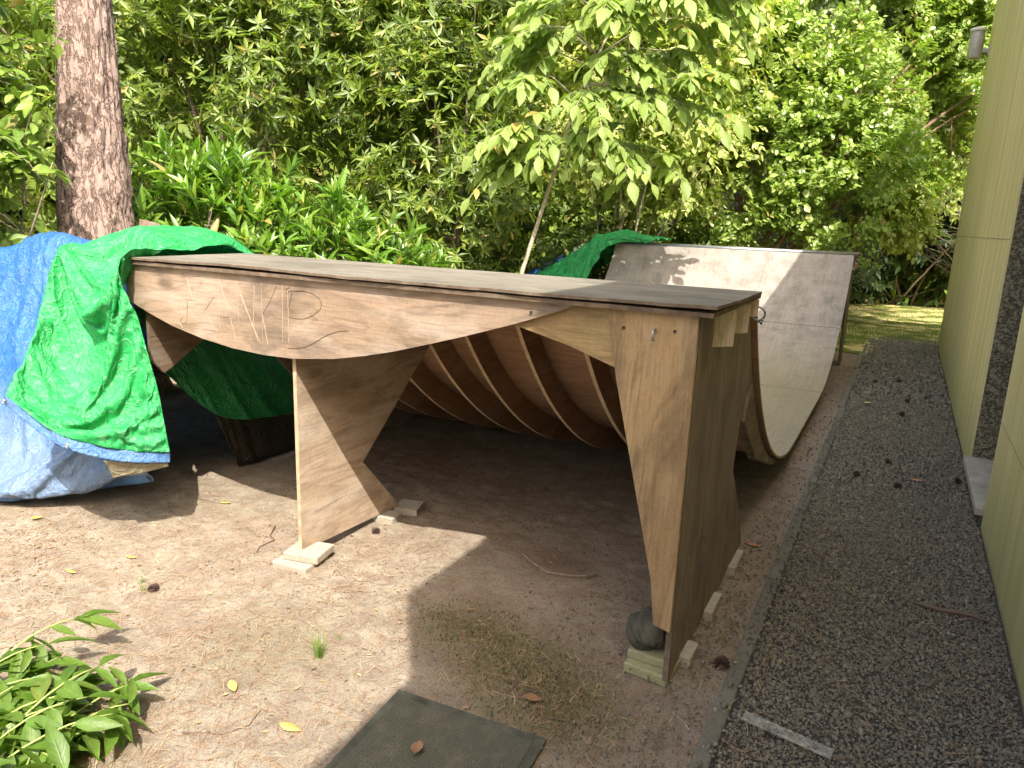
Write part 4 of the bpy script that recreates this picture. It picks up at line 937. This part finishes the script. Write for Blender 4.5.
plant('multi_stemmed_shrub', 'tall shrub with many thin pale stems behind the far tarp', 'shrub', (-2.95,7.0), [(-3.1,7.1,3.0,1.0,.6,1.25), (-2.3,7.4,2.6,.8,.6,1.1), (-3.4,7.4,4.3,1.1,.7,1.1), (-2.2,7.8,3.9,1.0,.7,1.1)], 'spray', .080, .048, 3000, 9, 'oval', LF_BEECH, 240, .2, shell=.55, up=.15, droop=.45, spread=.26, bark=BARKP, r0=.022, nst=16, sub=6)
plant('small_leaved_tree', 'large bright small leaved tree with reddish trunk behind the far end of the ramp', 'tree', (-1.75,8.7), [(-1.7,8.5,2.2,1.0,.6,1.1), (-.7,8.6,2.2,1.1,.6,1.15), (.15,10.5,2.7,1.0,.7,1.25), (-1.6,8.9,3.2,1.1,.8,1.3), (-.6,9.2,3.3,1.1,.8,1.4), (.35,10.8,3.9,1.1,.8,1.4), (-1.0,9.3,4.9,1.5,.9,1.3), (.6,11.0,5.4,1.2,.9,1.4), (-2.0,9.3,4.3,.9,.8,1.1)], 'spray', .068, .046, 13500, 9, 'oval', LF_SMALL, 800, .21, shell=.62, up=.35, droop=.3, spread=.26, bark=BARKR, stem='limb', r0=.05, nst=9, sub=8,
      flt=lambda P: (fbm(P[:,0]*1.1+3, P[:,2]*1.1+9, 3) > .33))
plant('hanging_branch_shrub', 'pale drooping leafy branches beside the building corner', 'shrub', (1.9,10.2), [(.36,10.5,1.75,.45,.4,.6), (.8,11.6,3.2,.8,.5,1.4)], 'spray', .085, .055, 1100, 9, 'oval', LF_BEECH, 100, .16, shell=.4, up=-.3, droop=.5, spread=.3, r0=.02)
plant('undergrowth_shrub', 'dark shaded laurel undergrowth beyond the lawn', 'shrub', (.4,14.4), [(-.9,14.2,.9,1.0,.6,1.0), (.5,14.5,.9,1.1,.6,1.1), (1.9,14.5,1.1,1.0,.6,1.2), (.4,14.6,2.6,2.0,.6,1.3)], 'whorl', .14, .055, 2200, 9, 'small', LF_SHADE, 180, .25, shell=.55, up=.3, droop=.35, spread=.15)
for (nm, lb_, x, y, hgt, r) in (('conifer', 'blue green conifer showing above the small leaved tree', -2.3, 11.6, 6.6, 1.0), ('conifer', 'silvery conifer nearest the building corner', -.35, 11.3, 6.2, .75), ('conifer', 'dark conifer tip between the silvery conifers at the top', -1.4, 12.3, 7.4, .9)):
    t = thing(nm, lb_, 'tree', (x, y, 0), 0, 'conifers behind the garden')
    n = 1500; h = R.random(n)**.8*(hgt-.6)+.6; a = R.uniform(0, 6.28, n); rr = r*(1-h/hgt*.9)*(.5+.5*R.random(n))
    P = np.stack([rr*np.cos(a), rr*np.sin(a), h], -1); O = unit(np.stack([np.cos(a), np.sin(a), .2+0*a], -1))
    v, f = foliage(P, O, 'spray', .10, .016, 12, 'tiny', -.1, .35, .2, .24); npmesh('crown', v, f, LF_CONIF, t)
    m = MB(); m.tube([(0,0,0), (0,0,hgt*.5), (0,0,hgt)], [.10,.06,.01], 8); m.build('trunk', BARKR, t, True)
plant('olive_willow', 'fine grey olive foliage high above the far tarp', 'tree', (-2.9,9.6), [(-2.8,9.4,4.9,.75,.6,.75), (-2.5,9.6,5.6,.9,.7,.7)], 'loose', .06, .014, 900, 12, 'tiny', LF_OLIVE, 70, .18, shell=.3, up=.3, droop=.1, spread=.22, stem='trunk', r0=.03, nst=4)

# ------------------------------------------------------------------ foreground plant and seedlings
LF_FORE = leafmat('fresh_lily_leaf', [(0.085,0.168,0.017), (0.113,0.205,0.026), (0.140,0.224,0.038), (0.095,0.187,0.020)], .38, .32, .45, vein=True)
STEMG = plain('pale_green_stem', (.36,.42,.13), .55)
fp = thing('lily_clump', 'flopping clump of pale stems with fresh green lance leaves at the near left corner', 'plant', (-1.42,-1.14,0))
m = MB(); P = []; D = []; N = []; L = []
for k in range(40):
    b = Vector((R.uniform(-.34,.08), R.uniform(-.26,.02), 0)); az = R.uniform(-.2, 1.7) if k % 4 else R.uniform(0, 6.28); ln = R.uniform(.20,.36); le = R.uniform(.5,1.2)
    d = Vector((math.cos(az), math.sin(az), le)); pts = [b + d*ln*t + Vector((0,0,-.62*ln*t*t*le)) for t in np.linspace(0,1,8)]
    pts = [Vector((p.x, p.y, max(p.z, .012))) for p in pts]
    m.tube(pts, [.0036*(1-.45*i/7) for i in range(8)], 6)
    for q in range(10):
        t = R.uniform(.3, 1) if q else 1; i = min(int(t*7), 6); p = pts[i].lerp(pts[i+1], t*7-i); a2 = R.uniform(0, 6.28)
        dd = (pts[i+1]-pts[i]).normalized()*.6 + Vector((math.cos(a2), math.sin(a2), R.normal(-.35,.4)))*.9
        P.append(p[:]); D.append(dd[:]); N.append((R.normal(0,.5), R.normal(0,.5), 1)); L.append(R.uniform(.08,.15))
m.build('stem', STEMG, fp, True); L = np.array(L)
v, f = leaf_verts(np.array(P), np.array(D), np.array(N), L, L*.33, 'big'); v[:, 2] = np.maximum(v[:, 2], .006); npmesh('leaves', v, f, LF_FORE, fp, True, leaf='big')
TUFT = leafmat('tuft_green', [(.13,.24,.03), (.18,.29,.05), (.24,.32,.07)], .5, .3, .3, dead=.01)
def tuft(label, loc, n, h, name='grass_tuft'):
    a = R.uniform(0, 6.28, n); ln = R.uniform(.6, 1, n)*h; tl = R.uniform(.1, .8, n); V = []; F = []
    for k in range(n):
        b = np.array([R.normal(0,.008), R.normal(0,.008), 0]); d = np.array([math.cos(a[k]), math.sin(a[k]), 0]); s = np.array([-d[1], d[0], 0])*.0011
        p1 = b + d*tl[k]*ln[k]*.4 + np.array([0,0,ln[k]*.6]); p2 = b + d*tl[k]*ln[k] + np.array([0,0,ln[k]])
        o = len(V); V += [b-s, b+s, p1+s, p1-s, p2+s*.2, p2-s*.2]; F += [(o,o+1,o+2,o+3), (o+3,o+2,o+4,o+5)]
    t = npmesh(name, V, F, TUFT); t.location = (*loc, float(gz(*loc))); tag(t, label, 'grass tuft', 'green tufts sprouting from the soil'); return t
tuft('upright grass tuft on sunlit soil left of the mat', (-1.05,-.45), 46, .085)
tuft('tiny green sprout just above the larger grass tuft', (-1.06,-.34), 8, .025)
tuft('small green sprout in sunlit soil below the tarp shadow', (-1.99,-.44), 12, .035)
tuft('small yellowish sprout beside a dark cone in sunlit soil', (-1.93,-.47), 10, .03)
tuft('thin grass blade tuft in shaded soil by the kerb', (.10,.36), 9, .04)
# fallen leaves
LEAFY = {'yellow': plain('fallen_yellow_leaf', (.62,.45,.13), .6), 'brown': plain('fallen_brown_leaf', (.30,.17,.09), .7), 'orange': plain('fallen_orange_leaf', (.52,.25,.12), .6)}
def fallen(label, x, y, L, w, col, a, curl=.3, z=None):
    T, F = leaf_template('big'); V = np.stack([T[:,0]*L-.5*L, T[:,1]*w*.5, .2*L*curl*((T[:,0]-.5)**2*4) + np.abs(T[:,1])*w*curl*.4], -1)
    o = npmesh('fallen_leaf', V, F, LEAFY[col], None, True); o.location = (x, y, (float(gz(x, y)) if z is None else z)+.006); o.rotation_euler = (0, 0, a)
    so = o.modifiers.new('s', 'SOLIDIFY'); so.thickness = .0006
    tag(o, label, 'leaf', 'fallen leaves on the ground')
fallen('yellow fallen leaf lying flat just left of the mat shadow', -.88,-.75, .075,.032,'yellow', .1)
fallen('pale yellow curled leaf above the flat yellow leaf, near the green clump', -1.16,-.71, .065,.028,'yellow', -.5, .5)
fallen('yellow leaf on sunlit soil beside the tarp shadow', -2.36,.28, .06,.025,'yellow', .5)
fallen('yellowish leaf on open sunlit soil below the tarp shadow', -2.21,-.33, .055,.018,'yellow', .3)
fallen('long yellow leaf on sunlit soil furthest left', -2.28,-.54, .06,.018,'yellow', .1)
fallen('brown curled leaf on moss beside the mat corner', -.335,-.29, .06,.035,'brown', .3, .9)
fallen('crumpled brown leaf lying on the mat', -.50,-.66, .055,.035,'brown', 1.9, 1.2, .012)
fallen('orange leaf behind the corner leg next to the kerb', .045,1.22, .07,.03,'orange', .2, .5)
fallen('small tan leaf standing by the blue tarp hem', -2.9,-.33, .05,.03,'yellow', 1.2, .9)
fallen('pale leaf on the gravel in front of the stone step', .72,2.62, .08,.03,'orange', .4, .3, .02)
fallen('yellow leaf on the gravel beside the far kerb', .36,4.6, .09,.04,'yellow', 1.0, .3, .02)
# pine cones
CONE = plain('pine_cone_scales', (.11,.065,.05), .85, vary=.3, scale=60)
def cone_mesh():
    m = MB(); n = 70
    for k in range(n):
        t = (k+.5)/n; ph = k*2.39996; z = (t-.5)*.052; r = .0185*math.sin(math.pi*min(.95, t*.8+.17))
        d = Vector((math.cos(ph), math.sin(ph), 0)); s = Vector((-d.y, d.x, 0)); c = d*r + Vector((0,0,z)); u = (d*.8+Vector((0,0,.5))).normalized()
        q = c + u*.009
        m.add([c*.3-s*.003, c*.3+s*.003, q+s*.0052, q-s*.0052, q+u*.0015+Vector((0,0,-.003))], [(0,1,2,3), (3,2,4), (0,3,4), (1,4,2), (0,4,1)])
    m.tube([(0,0,-.022), (0,0,.02)], [.010,.006], 8)
    return m
c0 = None
for (lab, x, y, s, rx) in (
  ('dark reddish pine cone beside the kerb near the corner leg', .128,.20,1.0,1.3), ('pine cone on the gravel nearest the stone step', .93,2.75,.8,.4), ('pine cone on gravel further along the wall', .62,2.45,.8,1.2),
  ('pine cone in the middle of the gravel path', .56,2.92,.75,.9), ('small pine cone on gravel left of the middle cone', .40,2.55,.7,1.5), ('distant pine cone on gravel, larger of the far pair', .62,4.35,.9,.8),
  ('distant pine cone close behind the far pair on gravel', .66,4.9,.8,1.1), ('pine cone on gravel close to the far end of the wall', .58,5.8,.9,.3), ('pine cone on gravel near the kerb, far away', .38,5.6,.9,1.4),
  ('dark pine cone in the sunlit soil by a yellowish sprout', -1.90,-.45,.75,1.2), ('dark pine cone behind the front pavers of the centre leg', -1.50,.40,.7,1.4), ('pine cone at the hem of the blue tarp', -3.12,-.42,.9,1.0), ('small dark pine cone lying above the rock under the ramp', -.16,.62,.7,1.5)):
    if c0 is None: c0 = cone_mesh().build('pine_cone', CONE); o = c0
    else: o = c0.copy(); C.objects.link(o)
    o.location = (x, y, .014*s + (.012 if x > .2 else float(gz(x, y)))); o.scale = (s, s, s); o.rotation_euler = (rx, .3*rx, x*17+y*5)
    tag(o, lab, 'pine cone', 'pine cones scattered on soil and gravel')
# twigs
TW = plain('grey_brown_twig', (.17,.115,.08), .9)
for (lab, pts, r) in (
  ('curved dark twig on sunlit soil left of the centre leg', [(-1.93,.20),(-1.88,.12),(-1.83,.10),(-1.84,.02),(-1.80,-.03)], .0028), ('pale straight twig in the tarp shadow', [(-2.52,.24),(-2.40,.27),(-2.31,.33)], .0025),
  ('hooked thin twig beside the green clump', [(-1.12,-.92),(-1.02,-.86),(-.99,-.80),(-1.01,-.74)], .0022), ('pale root arching round the needle hollow under the ramp', [(-.86,.60),(-.78,.55),(-.66,.49),(-.54,.50),(-.46,.56)], .005),
  ('thin twig lying on the moss by the mat corner', [(-.27,-.33),(-.20,-.30),(-.12,-.33)], .002), ('flat weathered stick across the gravel by the wall', [(.70,1.00),(.78,.99),(.88,1.0),(.95,.985)], .008)):
    m = MB(); zz = lambda x, y: (.018 if x > .2 else float(gz(x, y))+r)
    m.tube([(x, y, zz(x, y)+abs(R.normal(0,.003))) for x, y in pts], [r*(1-.4*i/len(pts)) for i in range(len(pts))], 6)
    tag(m.build('twig', TW if 'pale' not in lab else BARKS, None, True), lab, 'twig', 'twigs on the ground')
# clear plastic strip lying in the gravel
t = NT('clear_plastic'); gl = t.n('BsdfTransparent', Color=(.93,.92,.88,1)).outputs[0]; df = t.pbsdf((.55,.52,.46), .35, spec=.6)
PLAS = t.done(t.n('MixShader', i0=t.ramp(t.noise(t.obj(), 30, 4), [(.35,.10),(.7,.42)]), i1=gl, i2=df).outputs[0])
m = MB(); m.box(-.125,.125,-.024,.024,0,.002); m.box(-.125,.125,-.024,-.021,.002,.007); m.box(.122,.125,-.020,.024,.002,.007)
o = m.build('plastic_strip', PLAS, None, bevel=.001); o.location = (.37,-.075,.026); o.rotation_euler = (0,.03,-.12); tag(o, 'clear plastic channel strip lying on the near gravel', 'plastic strip')

# ------------------------------------------------------------------ building
HB = 4.35
bl = thing('concrete_building', 'moss stained concrete building wall with a deep doorway along the gravel path', 'building', (1,0,0))
P_ = lambda m, nm, mt, **k: m.build(nm, mt, bl, **k)
m = MB()
m.box(0, .35, 3.12, 8.78, -.1, HB); m.box(0, .35, -2.6, 2.08, -.1, HB); m.box(.002, .35, 2.08, 3.12, 2.7, HB-.003)
m.box(.3505, 7, 8.45, 8.78, -.1, HB); m.box(.3505, 7, -2.6, -2.3, -.1, HB); m.box(6.7, 7, -2.2995, 8.4495, -.1, HB)
P_(m, 'wall', WALL)
m = MB(); m.box(0.0, 7.0, -2.6, 8.78, HB+.002, HB+.02); P_(m, 'roof', plain('flat_roof_felt', (.12,.12,.12), .9))
m = MB(); m.box(.0, 6.9, -7.5, -2.605, -.1, 3.69); P_(m, 'lower_wing', WALL)
m = MB(); m.box(.012, .345, 3.09, 3.118, -.05, 2.698); m.box(.012, .345, 2.082, 2.11, -.05, 2.698); P_(m, 'door_jamb', GRAN)
m = MB(); m.box(.30, .34, 2.115, 3.085, .06, 2.69); P_(m, 'door', plain('dark_door_paint', (.05,.05,.045), .5))
m = MB(); m.box(-.035, .295, 2.10, 3.10, .055, .095); P_(m, 'doorstep', STEPM, bevel=.004)
m = MB(); m.box(-.01, .295, 2.12, 3.08, -.05, .054); P_(m, 'step_riser', concrete('riser', (.12,.11,.09)))
sl = plain('panel_joint_line', (.34,.30,.17), .95)  # darker tone of the wall panel joints
m = MB(); m.box(-.0015, .004, 3.12, 8.775, 1.418, 1.423); m.box(-.0015, .004, -2.59, 2.08, .555, .559); m.box(-.0015, .004, -.4, -.396, 0, HB); P_(m, 'panel_joint', sl)
lm = thing('wall_lamp', 'grey cylindrical wall lamp near the far top of the concrete wall', 'lamp', (.86, 8.5, 3.46))
GREY = plain('lamp_grey_metal', (.42,.40,.36), .5, .3)
m = MB(); m.tube([(0,0,0),(0,0,.29)], [.075,.075], 20); m.build('lamp_body', GREY, lm, True, bevel=.004)
m = MB(); m.tube([(0,0,.291),(0,0,.325),(0,0,.34)], [.086,.082,.03], 20); m.build('lamp_cap', plain('lamp_cap_white', (.7,.68,.63), .5), lm, True)
m = MB(); m.box(.0, .139, -.02, .02, .06, .10); m.box(.125, .139, -.045, .045, .02, .14); m.build('bracket', GREY, lm)

# ------------------------------------------------------------------ camera, light, world
cam = bpy.data.cameras.new('camera'); co = bpy.data.objects.new('camera', cam); C.objects.link(co)
f_, yaw, pit, rol = 719.38, rad(28.047), rad(12.896), rad(2.0245)
fw = Vector((-math.sin(yaw)*math.cos(pit), math.cos(yaw)*math.cos(pit), -math.sin(pit))); rt = Vector((math.cos(yaw), math.sin(yaw), 0)); up = rt.cross(fw)
r2 = rt*math.cos(rol) + up*math.sin(rol); u2 = -rt*math.sin(rol) + up*math.cos(rol)
M = Matrix((r2, u2, -fw)).transposed().to_4x4(); M.translation = (.4875, -2.0407, 1.4359); co.matrix_world = M
cam.sensor_fit = 'HORIZONTAL'; cam.sensor_width = 36; cam.lens = f_/1024*36; cam.clip_end = 500; cam.clip_start = .02
S.camera = co

sd = Vector((.467, -.60, 1.0)).normalized()          # towards the sun
sun = bpy.data.lights.new('sun', 'SUN'); sun.energy = 3.25; sun.angle = rad(.4); sun.color = (1, .955, .88)
so = bpy.data.objects.new('sun', sun); C.objects.link(so); so.rotation_euler = (-sd).to_track_quat('-Z', 'Y').to_euler()
w = bpy.data.worlds.new('World'); S.world = w; w.use_nodes = True; nt = w.node_tree; bg = nt.nodes['Background']
sk = nt.nodes.new('ShaderNodeTexSky'); sk.sky_type = 'NISHITA'; sk.sun_disc = False
sk.sun_elevation = math.asin(sd.z); sk.sun_rotation = math.atan2(sd.x, sd.y); sk.air_density = 1.0; sk.dust_density = 6.0; sk.ozone_density = .4
nt.links.new(sk.outputs[0], bg.inputs[0]); bg.inputs[1].default_value = .15
S.view_settings.view_transform = 'Standard'; S.view_settings.look = 'None'; S.view_settings.exposure = 1.34; S.view_settings.gamma = 1
S.view_settings.use_curve_mapping = False
S.cycles.max_bounces = 8; S.cycles.diffuse_bounces = 4; S.cycles.transparent_max_bounces = 4; S.cycles.sample_clamp_indirect = 8
